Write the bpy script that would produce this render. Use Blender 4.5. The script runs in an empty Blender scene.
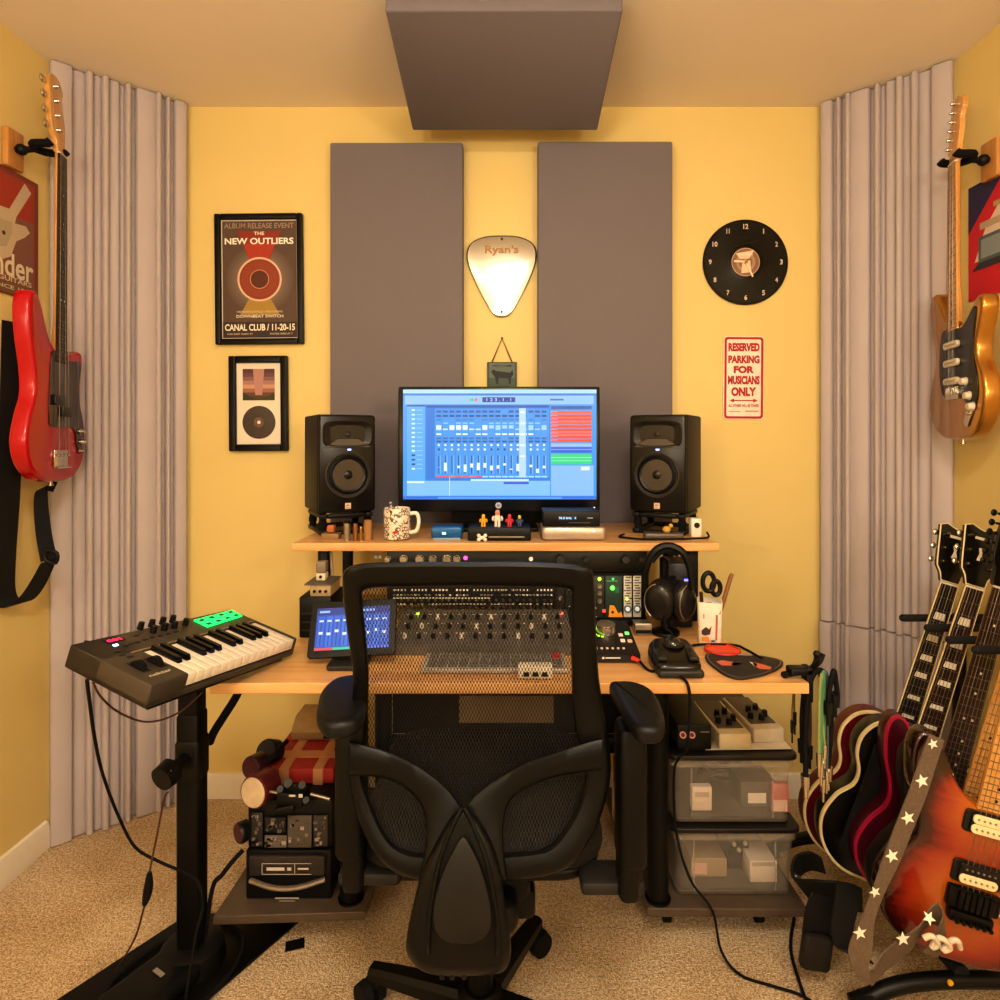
import bpy, math, random
from mathutils import Vector as V, Matrix as MX
random.seed(7)
S = bpy.context.scene; COL = S.collection
PI = math.pi
F, CX, CY, EYE = 610.0, 508.0, 440.0, 1.26
def P(px, py, d): return V(((px-CX)*d/F, d, EYE-(py-CY)*d/F))
def X(px, d): return (px-CX)*d/F
def Z(py, d): return EYE-(py-CY)*d/F
def lin(c): return c/12.92 if c <= .04045 else ((c+.055)/1.055)**2.4
def C(h):
    if isinstance(h, str):
        h = h.lstrip('#'); return tuple(lin(int(h[i:i+2], 16)/255) for i in (0, 2, 4))
    return h
def T3(x, y, z): return MX.Translation((x, y, z))
def RX(a): return MX.Rotation(a, 4, 'X')
def RY(a): return MX.Rotation(a, 4, 'Y')
def RZ(a): return MX.Rotation(a, 4, 'Z')
def R(d): return math.radians(d)
# sheet frames: u right, v up, w out of the wall
def back_sheet(x, y, z): return MX(((1,0,0,x),(0,0,-1,y),(0,1,0,z),(0,0,0,1)))
def left_sheet(x, y, z): return MX(((0,0,1,x),(1,0,0,y),(0,1,0,z),(0,0,0,1)))
def right_sheet(x, y, z): return MX(((0,0,-1,x),(-1,0,0,y),(0,1,0,z),(0,0,0,1)))

# ---------------------------------------------------------------- materials
_m = {}
def mat(name, col, rough=.5, metal=0., var=.08, scale=40., bump=0., bscale=200., emit=None, estr=0., coat=0., spec=.5, trans=0., ior=1.45):
    if name in _m: return _m[name]
    m = bpy.data.materials.new(name); m.use_nodes = True; nt = m.node_tree; N = nt.nodes; L = nt.links
    b = N['Principled BSDF']; c = C(col)
    tc = N.new('ShaderNodeTexCoord'); nz = N.new('ShaderNodeTexNoise'); nz.inputs['Scale'].default_value = scale; nz.inputs['Detail'].default_value = 4
    L.new(tc.outputs['Object'], nz.inputs['Vector'])
    rp = N.new('ShaderNodeValToRGB'); rp.color_ramp.elements[0].position = .3; rp.color_ramp.elements[1].position = .7
    rp.color_ramp.elements[0].color = (*[max(0, v*(1-var)) for v in c], 1); rp.color_ramp.elements[1].color = (*[min(1, v*(1+var)) for v in c], 1)
    L.new(nz.outputs['Fac'], rp.inputs['Fac']); L.new(rp.outputs['Color'], b.inputs['Base Color'])
    b.inputs['Roughness'].default_value = rough; b.inputs['Metallic'].default_value = metal
    b.inputs['Coat Weight'].default_value = coat; b.inputs['Coat Roughness'].default_value = .08
    b.inputs['Specular IOR Level'].default_value = spec
    b.inputs['Transmission Weight'].default_value = trans; b.inputs['IOR'].default_value = ior
    if bump:
        n2 = N.new('ShaderNodeTexNoise'); n2.inputs['Scale'].default_value = bscale; n2.inputs['Detail'].default_value = 5
        L.new(tc.outputs['Object'], n2.inputs['Vector'])
        bp = N.new('ShaderNodeBump'); bp.inputs['Strength'].default_value = bump; bp.inputs['Distance'].default_value = .01
        L.new(n2.outputs['Fac'], bp.inputs['Height']); L.new(bp.outputs['Normal'], b.inputs['Normal'])
    if emit:
        b.inputs['Emission Color'].default_value = (*C(emit), 1); b.inputs['Emission Strength'].default_value = estr
    _m[name] = m; return m
def vmat(name, rough=.5, metal=0., emit=0., coat=0.):
    """colour comes from the face colours of the mesh"""
    if name in _m: return _m[name]
    m = bpy.data.materials.new(name); m.use_nodes = True; nt = m.node_tree; N = nt.nodes; L = nt.links
    b = N['Principled BSDF']; at = N.new('ShaderNodeVertexColor'); at.layer_name = 'Col'
    L.new(at.outputs['Color'], b.inputs['Base Color'])
    b.inputs['Roughness'].default_value = rough; b.inputs['Metallic'].default_value = metal; b.inputs['Coat Weight'].default_value = coat
    if emit:
        if emit < 1.9 and emit > .6: L.remove(b.inputs['Base Color'].links[0]); b.inputs['Base Color'].default_value = (.01, .01, .012, 1)
        L.new(at.outputs['Color'], b.inputs['Emission Color']); b.inputs['Emission Strength'].default_value = emit
    _m[name] = m; return m
def wood(name, c1, c2, axis='X', rough=.45, scale=9., coat=0.):
    if name in _m: return _m[name]
    m = bpy.data.materials.new(name); m.use_nodes = True; nt = m.node_tree; N = nt.nodes; L = nt.links
    b = N['Principled BSDF']; tc = N.new('ShaderNodeTexCoord'); mp = N.new('ShaderNodeMapping')
    st = {'X': (.08, 1, 1), 'Y': (1, .08, 1), 'Z': (1, 1, .08)}[axis]; mp.inputs['Scale'].default_value = st
    nz = N.new('ShaderNodeTexNoise'); nz.inputs['Scale'].default_value = scale*6; nz.inputs['Detail'].default_value = 6; nz.inputs['Distortion'].default_value = .6
    L.new(tc.outputs['Object'], mp.inputs['Vector']); L.new(mp.outputs['Vector'], nz.inputs['Vector'])
    rp = N.new('ShaderNodeValToRGB'); rp.color_ramp.elements[0].position = .32; rp.color_ramp.elements[1].position = .68
    rp.color_ramp.elements[0].color = (*C(c1), 1); rp.color_ramp.elements[1].color = (*C(c2), 1)
    L.new(nz.outputs['Fac'], rp.inputs['Fac']); L.new(rp.outputs['Color'], b.inputs['Base Color'])
    b.inputs['Roughness'].default_value = rough; b.inputs['Coat Weight'].default_value = coat
    _m[name] = m; return m

# ---------------------------------------------------------------- mesh builder
def catmull(pts, closed=False, n=8):
    pts = [V(p) for p in pts]; out = []; k = len(pts)
    rng = range(k) if closed else range(k-1)
    for i in rng:
        if closed: a, b, c, d = pts[i-1], pts[i], pts[(i+1) % k], pts[(i+2) % k]
        else: a, b, c, d = pts[max(i-1, 0)], pts[i], pts[i+1], pts[min(i+2, k-1)]
        for j in range(n):
            t = j/n
            out.append(.5*((2*b)+(c-a)*t+(2*a-5*b+4*c-d)*t*t+(3*b-a-3*c+d)*t**3))
    if not closed: out.append(pts[-1])
    return out
_fonts = {}
def text_mesh(s, off=0.):
    k = (s, off)
    if k in _fonts: return _fonts[k]
    cu = bpy.data.curves.new('lettering', 'FONT'); cu.body = s; cu.size = 1; cu.offset = off; cu.resolution_u = 3; cu.fill_mode = 'FRONT'
    ob = bpy.data.objects.new('lettering', cu); COL.objects.link(ob)
    dg = bpy.context.evaluated_depsgraph_get(); dg.update()
    me = bpy.data.meshes.new_from_object(ob.evaluated_get(dg))
    vs = [v.co.copy() for v in me.vertices]; fs = [tuple(p.vertices) for p in me.polygons]
    bpy.data.meshes.remove(me); bpy.data.objects.remove(ob); bpy.data.curves.remove(cu)
    _fonts[k] = (vs, fs); return _fonts[k]
class MB:
    def __init__(s, col='#808080'): s.v = []; s.f = []; s.c = []; s.M = MX.Identity(4); s.col = C(col)
    def color(s, c): s.col = C(c); return s
    def at(s, M): s.M = M; return s
    def add(s, vs, fs, M=None):
        b = len(s.v); A = s.M if M is None else s.M @ M
        s.v += [A @ V(p) for p in vs]; s.f += [tuple(b+i for i in f) for f in fs]; s.c += [s.col]*len(fs); return s
    def box(s, c, d, M=None, bev=0.):
        x, y, z = d[0]/2, d[1]/2, d[2]/2; M0 = T3(*c) if M is None else T3(*c) @ M
        if bev <= 0:
            vs = [(i*x, j*y, k*z) for i in (-1, 1) for j in (-1, 1) for k in (-1, 1)]
            return s.add(vs, [(0,1,3,2),(4,6,7,5),(0,4,5,1),(2,3,7,6),(0,2,6,4),(1,5,7,3)], M0)
        b = min(bev, x*.95, y*.95, z*.95); o = []
        for (k, q) in ((-z, b), (-z+b*.3, b*.3), (-z+b, 0), (z-b, 0), (z-b*.3, b*.3), (z, b)):
            xx, yy = x-q, y-q; r = max(b-q*.5, b*.3)
            ring = []
            for (sx, sy, a0) in ((1,1,0),(-1,1,90),(-1,-1,180),(1,-1,270)):
                for a in (0, 30, 60, 90):
                    t = R(a0+a); ring.append((sx*(xx-r)+r*math.cos(t), sy*(yy-r)+r*math.sin(t), k))
            o.append(ring)
        return s.loft(o, M=M0)
    def loft(s, rings, caps=True, closed=True, M=None):
        n = len(rings[0]); vs = [p for r in rings for p in r]; fs = []
        for i in range(len(rings)-1):
            for j in range(n if closed else n-1):
                a = i*n+j; b = i*n+(j+1) % n; fs.append((a, b, b+n, a+n))
        if caps and closed: fs.append(tuple(range(n-1, -1, -1))); fs.append(tuple(range((len(rings)-1)*n, len(rings)*n)))
        return s.add(vs, fs, M)
    def cyl(s, a, b, r0, r1=None, n=16, caps=True):
        a, b = V(a), V(b); r1 = r0 if r1 is None else r1
        d = (b-a).normalized(); q = d.to_track_quat('Z', 'Y').to_matrix()
        rg = lambda p, r: [p+q @ V((r*math.cos(2*PI*i/n), r*math.sin(2*PI*i/n), 0)) for i in range(n)]
        return s.loft([rg(a, r0), rg(b, r1)], caps)
    def lathe(s, prof, M=None, n=24, caps=True):
        return s.loft([[(r*math.cos(2*PI*i/n), r*math.sin(2*PI*i/n), z) for i in range(n)] for r, z in prof], caps, M=M)
    def ball(s, c, r, n=14, sc=(1,1,1), M=None):
        k = n//2+1; A = T3(*c) @ (M or MX.Identity(4)) @ MX.Diagonal((*sc, 1))
        return s.lathe([(max(r*math.sin(PI*i/k), r*.01), -r*math.cos(PI*i/k)) for i in range(k+1)], A, n)
    def tube(s, pts, r, n=8, smooth=6, closed=False):
        if smooth: pts = catmull(pts, closed, smooth)
        pts = [V(p) for p in pts]; rings = []; up = None; k = len(pts)
        for i, p in enumerate(pts):
            t = (pts[(i+1) % k]-pts[i-1]) if closed else (pts[min(i+1, k-1)]-pts[max(i-1, 0)])
            if t.length < 1e-9: t = V((0, 0, 1))
            t.normalize()
            if up is None: up = V((0, 0, 1)) if abs(t.z) < .9 else V((1, 0, 0))
            u = (up-t*up.dot(t)).normalized(); w = t.cross(u); up = u
            rr = r(i/(k-1)) if callable(r) else r
            rings.append([p+u*rr*math.cos(2*PI*j/n)+w*rr*math.sin(2*PI*j/n) for j in range(n)])
        if closed: rings.append(rings[0]); return s.loft(rings, False)
        return s.loft(rings)
    def ribbon(s, pts, wv, th=.0025, smooth=6):
        """flat strap; wv: one width vector or one per point (half width)"""
        k = len(pts); ws = [V(w) for w in wv] if isinstance(wv, list) else [V(wv)]*k
        if smooth: pts, ws = catmull(pts, False, smooth), catmull(ws, False, smooth)
        pts = [V(p) for p in pts]; rings = []; k = len(pts)
        for i, p in enumerate(pts):
            t = (pts[min(i+1, k-1)]-pts[max(i-1, 0)]).normalized(); w = ws[i]; nn = t.cross(w)
            nn = nn.normalized()*th/2 if nn.length > 1e-9 else V((0, 0, th/2))
            rings.append([p-w+nn, p+w+nn, p+w-nn, p-w-nn])
        return s.loft(rings)
    def prism(s, poly, z0, z1, rnd=0., M=None, back=None):
        """extrude a 2-D outline from z0 to z1 with rounded edges"""
        n = len(poly); p2 = [V((p[0], p[1])) for p in poly]
        ar = sum(p2[i-1].x*p2[i].y-p2[i].x*p2[i-1].y for i in range(n)); sg = 1 if ar > 0 else -1
        if sg < 0: p2.reverse()
        nor = []
        for i in range(n):
            t = p2[(i+1) % n]-p2[i-1]; t = t.normalized() if t.length > 1e-9 else V((1, 0)); nor.append(V((t.y, -t.x)))
        if rnd:
            br = rnd if back is None else back
            st = [(br*(1-math.sin(a)), z0+br*(1-math.cos(a))) for a in (0, .4, .8, 1.2, PI/2)]+[(rnd*(1-math.sin(a)), z1-rnd*(1-math.cos(a))) for a in (PI/2, 1.2, .8, .4, 0)]
        else: st = [(0, z0), (0, z1)]
        return s.loft([[(p.x-m.x*q, p.y-m.y*q, z) for p, m in zip(p2, nor)] for q, z in st], M=M)
    def rect(s, x0, y0, x1, y1, z=0., col=None):
        if col is not None: s.color(col)
        return s.add([(x0, y0, z), (x1, y0, z), (x1, y1, z), (x0, y1, z)], [(0, 1, 2, 3)])
    def poly(s, pts, z=0., col=None):
        if col is not None: s.color(col)
        return s.add([(p[0], p[1], z) for p in pts], [tuple(range(len(pts)))])
    def disc(s, cx, cy, r, z=0., col=None, n=32, r0=0., ry=None):
        if col is not None: s.color(col)
        k = (ry or r)/r
        o = [(cx+r*math.cos(2*PI*i/n), cy+k*r*math.sin(2*PI*i/n), z) for i in range(n)]
        if r0 <= 0: return s.add(o, [tuple(range(n))])
        q = [(cx+r0*math.cos(2*PI*i/n), cy+k*r0*math.sin(2*PI*i/n), z) for i in range(n)]
        return s.add(o+q, [(i, (i+1) % n, n+(i+1) % n, n+i) for i in range(n)])
    def text(s, t, cx, cy, w, h, z=0., col=None, off=0.02, rot=0.):
        if col is not None: s.color(col)
        vs, fs = text_mesh(t, off)
        if not vs: return s
        x0, x1 = min(v.x for v in vs), max(v.x for v in vs); y0, y1 = min(v.y for v in vs), max(v.y for v in vs)
        kx = w/max(x1-x0, 1e-6); ky = h/max(y1-y0, 1e-6); c, q = math.cos(rot), math.sin(rot)
        o = []
        for v in vs:
            a, b = (v.x-(x0+x1)/2)*kx, (v.y-(y0+y1)/2)*ky; o.append((cx+a*c-b*q, cy+a*q+b*c, z))
        return s.add(o, fs)
    def star(s, M, r, col=None):
        if col is not None: s.color(col)
        return s.add([(r*(1 if i % 2 == 0 else .42)*math.sin(PI*i/5), r*(1 if i % 2 == 0 else .42)*math.cos(PI*i/5), 0) for i in range(10)], [tuple(range(9, -1, -1))], M)
    def build(s, name, m, parent=None, inv=None, smooth=38):
        me = bpy.data.meshes.new(name)
        me.from_pydata([tuple(inv @ p) if inv else tuple(p) for p in s.v], [], s.f)
        me.materials.append(m)
        ca = me.color_attributes.new('Col', 'FLOAT_COLOR', 'CORNER')
        i = 0; data = []
        for p in me.polygons:
            data += [*s.c[p.index], 1.]*p.loop_total
        ca.data.foreach_set('color', data)
        if smooth:
            me.shade_smooth(); me.set_sharp_from_angle(angle=R(smooth))
        o = bpy.data.objects.new(name, me); COL.objects.link(o)
        if parent is not None: o.parent = parent
        return o
def tag(o, label, cat, group=None, kind=None):
    o['label'] = label; o['category'] = cat
    if group: o['group'] = group
    if kind: o['kind'] = kind
    return o
class Thing:
    """an Empty at the base of a thing; parts are given in world space (world=True) or in its own frame"""
    def __init__(s, name, label, cat, M, group=None, world=True):
        s.o = bpy.data.objects.new(name, None); COL.objects.link(s.o); s.o.empty_display_size = .05
        M = M if isinstance(M, MX) else T3(*M)
        s.o.matrix_basis = M; s.inv = M.inverted() if world else None; tag(s.o, label, cat, group)
    def part(s, name, mb, m, parent=None, label=None, smooth=38):
        o = mb.build(name, m, parent or s.o, s.inv, smooth)
        if label: o['label'] = label
        return o
def dup(root, M, label, group=None):
    r = root.copy(); COL.objects.link(r); r.matrix_basis = M; r['label'] = label
    if group: r['group'] = group
    for ch in list(root.children):
        c = ch.copy(); COL.objects.link(c); c.parent = r
        for g in list(ch.children):
            d = g.copy(); COL.objects.link(d); d.parent = c
    return r
def single(name, mb, m, label, cat, group=None, base=None, smooth=38):
    """a thing that is one mesh; its origin sits at its base"""
    xs = [p.x for p in mb.v]; ys = [p.y for p in mb.v]; zs = [p.z for p in mb.v]
    b = base or ((min(xs)+max(xs))/2, (min(ys)+max(ys))/2, min(zs))
    o = mb.build(name, m, None, T3(*b).inverted(), smooth); o.location = b
    return tag(o, label, cat, group)
def struct(name, mb, m, smooth=38):
    o = mb.build(name, m, None, None, smooth); o['kind'] = 'structure'; return o
def bx(c, d, bev=0., M=None, col='#808080'): return MB(col).box(c, d, M, bev)
# ================================================================ the setting
XL, XR, YB, ZC, YF = -1.43, 1.39, 2.155, 2.437, -1.1
def carpet_mat():
    m = bpy.data.materials.new('carpet pile'); m.use_nodes = True; nt = m.node_tree; N = nt.nodes; L = nt.links; b = N['Principled BSDF']
    tc = N.new('ShaderNodeTexCoord')
    def noise(sc, det=3):
        n = N.new('ShaderNodeTexNoise'); n.inputs['Scale'].default_value = sc; n.inputs['Detail'].default_value = det
        L.new(tc.outputs['Object'], n.inputs['Vector']); return n
    a, b2, c2 = noise(250, 2), noise(6, 4), noise(110, 3)
    rp = N.new('ShaderNodeValToRGB'); e = rp.color_ramp.elements
    e[0].position = .34; e[0].color = (*C('#9a7c5c'), 1); e[1].position = .62; e[1].color = (*C('#f4e2c6'), 1)
    x = e.new(.48); x.color = (*C('#d2b58e'), 1)
    mx = N.new('ShaderNodeMath'); mx.operation = 'MULTIPLY_ADD'; mx.inputs[1].default_value = .35; 
    ad = N.new('ShaderNodeMath'); ad.operation = 'MULTIPLY_ADD'; ad.inputs[1].default_value = .65
    m3 = N.new('ShaderNodeMath'); m3.operation = 'MULTIPLY_ADD'; m3.inputs[1].default_value = .2; m3.inputs[2].default_value = -.1
    L.new(b2.outputs['Fac'], m3.inputs[0])
    L.new(c2.outputs['Fac'], mx.inputs[0]); L.new(m3.outputs[0], mx.inputs[2]); L.new(a.outputs['Fac'], ad.inputs[0]); L.new(mx.outputs[0], ad.inputs[2])
    L.new(ad.outputs[0], rp.inputs['Fac']); L.new(rp.outputs['Color'], b.inputs['Base Color'])
    b.inputs['Roughness'].default_value = .95; b.inputs['Specular IOR Level'].default_value = .1
    bp = N.new('ShaderNodeBump'); bp.inputs['Strength'].default_value = 1; bp.inputs['Distance'].default_value = .012
    L.new(ad.outputs[0], bp.inputs['Height']); L.new(bp.outputs['Normal'], b.inputs['Normal'])
    return m
WALL = mat('yellow wall paint', '#e2cb88', .5, var=.015, scale=3, bump=.04, bscale=300)
CEIL = mat('ceiling paint', '#efe2d0', .9, var=.015, scale=3, bump=.06, bscale=250)
TRIM = mat('white trim paint', '#e9e0cf', .4, var=.02)
struct('floor', bx(((XL+XR)/2, (YF+YB)/2, -.02), (XR-XL+.2, YB-YF+.2, .04)), carpet_mat())
struct('ceiling', bx(((XL+XR)/2, (YF+YB)/2, ZC+.03), (XR-XL+.2, YB-YF+.2, .06)), CEIL)
struct('wall_back', bx(((XL+XR)/2, YB+.05, ZC/2), (XR-XL+.2, .1, ZC)), WALL)
struct('wall_left', bx((XL-.05, (YF+YB)/2, ZC/2), (.1, YB-YF+.2, ZC)), WALL)
struct('wall_right', bx((XR+.05, (YF+YB)/2, ZC/2), (.1, YB-YF+.2, ZC)), WALL)
struct('wall_front', bx(((XL+XR)/2, YF-.05, ZC/2), (XR-XL+.2, .1, ZC)), mat('pale wall paint', '#efe6d6', .6, var=.015, scale=3))
def base_prof(): return [(0, 0), (.014, 0), (.014, .068), (.009, .082), (0, .085)]
def baseboard(name, p0, p1, nrm):
    m = MB(); p0, p1, n = V(p0), V(p1), V(nrm)
    m.loft([[p+n*a+V((0, 0, z)) for a, z in base_prof()] for p in (p0, p1)]); struct(name, m, TRIM)
baseboard('baseboard_left', (XL, YF, 0), (XL, 1.885, 0), (1, 0, 0))
baseboard('baseboard_right', (XR, YF, 0), (XR, 1.88, 0), (-1, 0, 0))
baseboard('baseboard_back', (-1.105, YB, 0), (1.07, YB, 0), (0, -1, 0))

# ---------------------------------------------------------------- corner diffusers
DIFF = mat('diffuser foam', '#bdb2b4', .75, var=.02, scale=8)
PROF = [(0,.15,.03),(.15,.24,.004),(.24,.29,.04),(.29,.35,.014),(.35,.40,.045),(.40,.48,.02),(.48,.52,0),(.52,.56,.042),(.56,.60,0),(.60,.75,.03),(.75,.79,.046),(.79,.83,0),(.83,.865,.034),(.865,.90,0),(.90,1,.03)]
def diffuser(p0, p1, z0, z1, label, grow=0.):
    a, b = V((*p0, 0)), V((*p1, 0)); t = (b-a).normalized(); n = V((t.y, -t.x, 0))
    if n.y > 0: n = -n
    L = (b-a).length; front = []
    for u0, u1, h in PROF:
        q = .006
        h *= .7; front += [(u0*L+q*.2, h+grow-.004), (u0*L+q, h+grow), (u1*L-q, h+grow), (u1*L-q*.2, h+grow-.004)]
    pts = [(0, -.012)]+front+[(L, -.012)]
    m = MB()
    m.loft([[a+t*u+n*h+V((0, 0, z)) for u, h in pts] for z in (z0, z1)])
    return single('corner_diffuser', m, DIFF, label, 'acoustic diffuser', 'ribbed corner diffusers', smooth=50)
diffuser((XL+.006, 1.895), (-1.13, 2.142), .004, ZC-.004, 'tall ribbed grey corner diffuser behind the red bass, floor to ceiling')
diffuser((XR-.006, 1.895), (1.10, 2.142), .634, ZC-.004, 'upper ribbed grey corner diffuser section beside the gold guitar')
diffuser((XR-.006, 1.888), (1.094, 2.136), .004, .63, 'lower ribbed grey corner diffuser section behind the guitar rack', .004)

# ---------------------------------------------------------------- acoustic panels
FAB = mat('grey panel fabric', '#7d767b', .95, var=.05, scale=300, bump=.1, bscale=900, spec=.1)
def panel(name, M, w, h, t, label, cat='acoustic panel', group=None):
    T = Thing(name, label, cat, M, group, world=False)
    T.part('fabric_face', MB().box((0, 0, t/2), (w, h, t), None, .006), FAB)
    m = MB()
    for sx in (-1, 1): m.box((sx*(w/2-.03), 0, -.004), (.04, h*.9, .008))
    T.part('mounting_cleat', m, mat('cleat wood', '#a98b60', .7))
panel('acoustic_panel', back_sheet((-.612-.155)/2, YB-.01, (2.283+.955)/2), .457, 1.328, .05, 'tall grey fabric acoustic panel on the wall beside the framed posters', group='tall wall panels')
panel('acoustic_panel', back_sheet((.103+.566)/2, YB-.01, (2.287+.955)/2), .463, 1.332, .05, 'tall grey fabric acoustic panel on the wall beside the record clock', group='tall wall panels')
# ceiling cloud, hung at a slight tilt
na, fa = V((0, 1.563, 2.360)), V((0, 2.017, 2.283)); mid = (na+fa)/2; ang = math.atan2(fa.z-na.z, fa.y-na.y)
Mc = T3(-.010, mid.y, mid.z) @ RX(ang)
Tc = Thing('ceiling_cloud_panel', 'grey fabric acoustic cloud panel hung from the ceiling', 'acoustic panel', Mc, None, world=False)
Tc.part('fabric_face', MB().box((0, 0, .026), (.61, (fa-na).length, .052), None, .005), FAB)
hk = MB()
for sx in (-1, 1): hk.cyl((sx*.22, .16, .05), (sx*.22, .16, .125), .004)
Tc.part('hanger', hk, mat('dark steel', '#2c2a28', .4, .8))

# ---------------------------------------------------------------- framed event poster
BLK = mat('black frame lacquer', '#0d0907', .4, var=.1, spec=.3)
GLASS = None
PRINT = vmat('printed paper', .6)
def frame(T, w, h, bw, t, m=BLK):
    f = MB()
    for sx in (-1, 1): f.box((sx*(w-bw)/2, 0, t/2), (bw, h, t), None, .004)
    for sy in (-1, 1): f.box((0, sy*(h-bw)/2, t/2), (w-2*bw, bw, t), None, .004)
    T.part('frame', f, m)
    T.part('backing_board', MB().box((0, 0, .004), (w-bw, h-bw, .006)), mat('backing card', '#4a3a2a', .8))
w, h = .308, .458
T = Thing('framed_poster', 'black framed album release event poster with an orange record', 'picture', back_sheet(-.873, YB-.001, 1.825) @ RZ(R(.6)), None, world=False)
frame(T, w, h, .02, .022)
m = MB(); W, H = .268, .418; z = .009
m.rect(-W/2, -H/2, W/2, H/2, z, '#d8c9ae'); m.rect(-W/2+.004, -H/2+.004, W/2-.004, H/2-.004, z+.0003, '#5c473a')
for i in range(14):   # paler middle ground
    a = i/14; m.disc(-.0, -.0, .12*(1-a*.5), z+.0004+i*.00002, tuple(lin(v/255) for v in (98+3*i, 78+3*i, 66+3*i)), 24)
m.poly([(-.078, .17), (.078, .17), (.03, .055), (-.03, .055)], z+.001, '#8e2f1e'); m.poly([(-.055, .125), (.055, .125), (.03, .055), (-.03, .055)], z+.0012, '#a83a22')
m.poly([(-.03, -.055), (.03, -.055), (.07, -.125), (-.07, -.125)], z+.001, '#a8883c')
m.disc(0, 0, .078, z+.0014, '#d9b9a0', 40, .07); m.disc(0, 0, .071, z+.0016, '#8c3d22', 40); 
for r in (.06, .052, .044): m.disc(0, 0, r, z+.0018, '#a5502c', 36, r-.0015)
m.disc(0, 0, .034, z+.002, '#c98a62', 30, .031); m.disc(0, 0, .031, z+.002, '#5d2c1c', 30)
m.text('ALBUM RELEASE EVENT', 0, .188, .245, .019, z+.0022, '#a08a78'); m.text('THE', 0, .161, .036, .012, z+.0022, '#f0e6d8'); m.text('NEW OUTLIERS', 0, .134, .242, .023, z+.0022, '#f4ece0', .03)
m.text('HENDERSONVILLE / FEATURING', 0, -.114, .16, .007, z+.0022, '#cdbda6'); m.text('DOWNBEAT SWITCH', 0, -.130, .165, .010, z+.0022, '#e8dccb')
m.rect(-W/2+.004, -H/2+.004, W/2-.004, -.150, z+.0016, '#3a2a22'); m.text('CANAL CLUB / 11-20-15', 0, -.169, .246, .024, z+.0022, '#f0e6d8', .03)
m.text('1545 EAST CARY ST', -.07, -.192, .09, .006, z+.0022, '#cdbda6'); m.text('DOORS OPEN AT 7', .075, -.192, .08, .006, z+.0022, '#cdbda6')
T.part('poster_print', m, PRINT, smooth=0)
# ---------------------------------------------------------------- framed record
w, h = .205, .334
T = Thing('framed_record', 'small black framed cover photo above a dark record', 'picture', back_sheet(-.8755, YB-.001, 1.388) @ RZ(R(.4)), None, world=False)
frame(T, w, h, .024, .022)
m = MB(); z = .009
m.rect(-.079, -.143, .079, .143, z, '#d9cdbd'); m.rect(-.077, -.141, .077, .141, z+.0002, '#e6dccb')
T.part('mat_board', m, PRINT, smooth=0)
m = MB(); z = .0105
cols = ['#5c3a3c', '#6b4a50', '#8a6266', '#a98078', '#c79a80', '#a06a5a', '#6a4a34', '#4a4228']
for i, c in enumerate(cols): m.rect(-.056, .122-(i+1)*.0138, .056, .122-i*.0138, z, c)
m.poly([(-.02, .122), (.02, .122), (.012, .03), (-.012, .03)], z+.0003, '#b58a80'); m.poly([(-.056, .012), (-.056, .04), (-.01, .012)], z+.0005, '#3a3a24'); m.poly([(.056, .012), (.056, .04), (.01, .012)], z+.0005, '#46421f')
T.part('cover_photo', m, PRINT, smooth=0)
m = MB(); m.disc(0, -.066, .058, z, '#2c2024', 40)
for r in (.05, .043, .036, .029): m.disc(0, -.066, r, z+.0003, '#4a3634', 36, r-.0018)
m.disc(0, -.066, .018, z+.0005, '#6a4a3c', 24); m.disc(0, -.066, .006, z+.0007, '#e2d6c8', 16)
T.part('record', m, vmat('vinyl', .25, coat=.5), smooth=0)

# ---------------------------------------------------------------- record clock
T = Thing('wall_clock', 'black vinyl record clock with pale numerals', 'clock', back_sheet(.836, YB-.001, 1.886), None, world=False)
m = MB('#0c0a0a'); m.lathe([(.149, .004), (.1505, .006), (.149, .008), (.055, .0075), (.054, .0078), (.001, .0078)], n=64)
T.part('record', m, mat('black vinyl', '#080606', .28, var=.1, spec=.35))
gm = MB()
for i in range(16): gm.disc(0, 0, .14-.005*i, .0083, '#161212', 64, .14-.005*i-.0012)
T.part('groove_rings', gm, vmat('vinyl', .25, coat=.5), smooth=0)
m = MB(); m.disc(0, 0, .05, .0085, '#c9a182', 40); m.disc(0, 0, .047, .0087, '#8a6850', 40); m.disc(0, 0, .034, .0089, '#b08c70', 30, .024)
m.poly([(-.035, .03), (.03, .042), (.012, .012), (-.02, .01)], .0092, '#e2c8ac'); m.poly([(-.012, .0), (.016, .006), (.02, -.036), (-.016, -.04)], .0092, '#e2c8ac'); m.text('RECORDS', 0, .028, .05, .009, .0095, '#f0dcc8')
T.part('centre_label', m, PRINT, smooth=0)
for i in range(1, 13):
    a = R(90-30*i); m = MB(); m.text(str(i), .125*math.cos(a), .125*math.sin(a), .004 if i == 1 else .010 if i < 10 else .011 if i == 11 else .018, .018, .0095, '#d8c4b2', .03)
    T.part('numeral', m, PRINT, smooth=0)
for (L, a, wd) in ((.066, -66, .0035), (.05, 178, .0045)):
    q = MB('#f0dcc4').box((L/2-.008, 0, .0125), (L, wd, .0015), None, 0); q2 = MB('#f0dcc4'); q2.at(RZ(R(a))).box((L/2-.008, 0, .0125), (L, wd*1.6, .0015))
    T.part('clock_hand', q2, PRINT)
T.part('hub', MB('#ccaa88').cyl((0, 0, .006), (0, 0, .016), .006), mat('brass', '#b08d4a', .3, .9))

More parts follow.
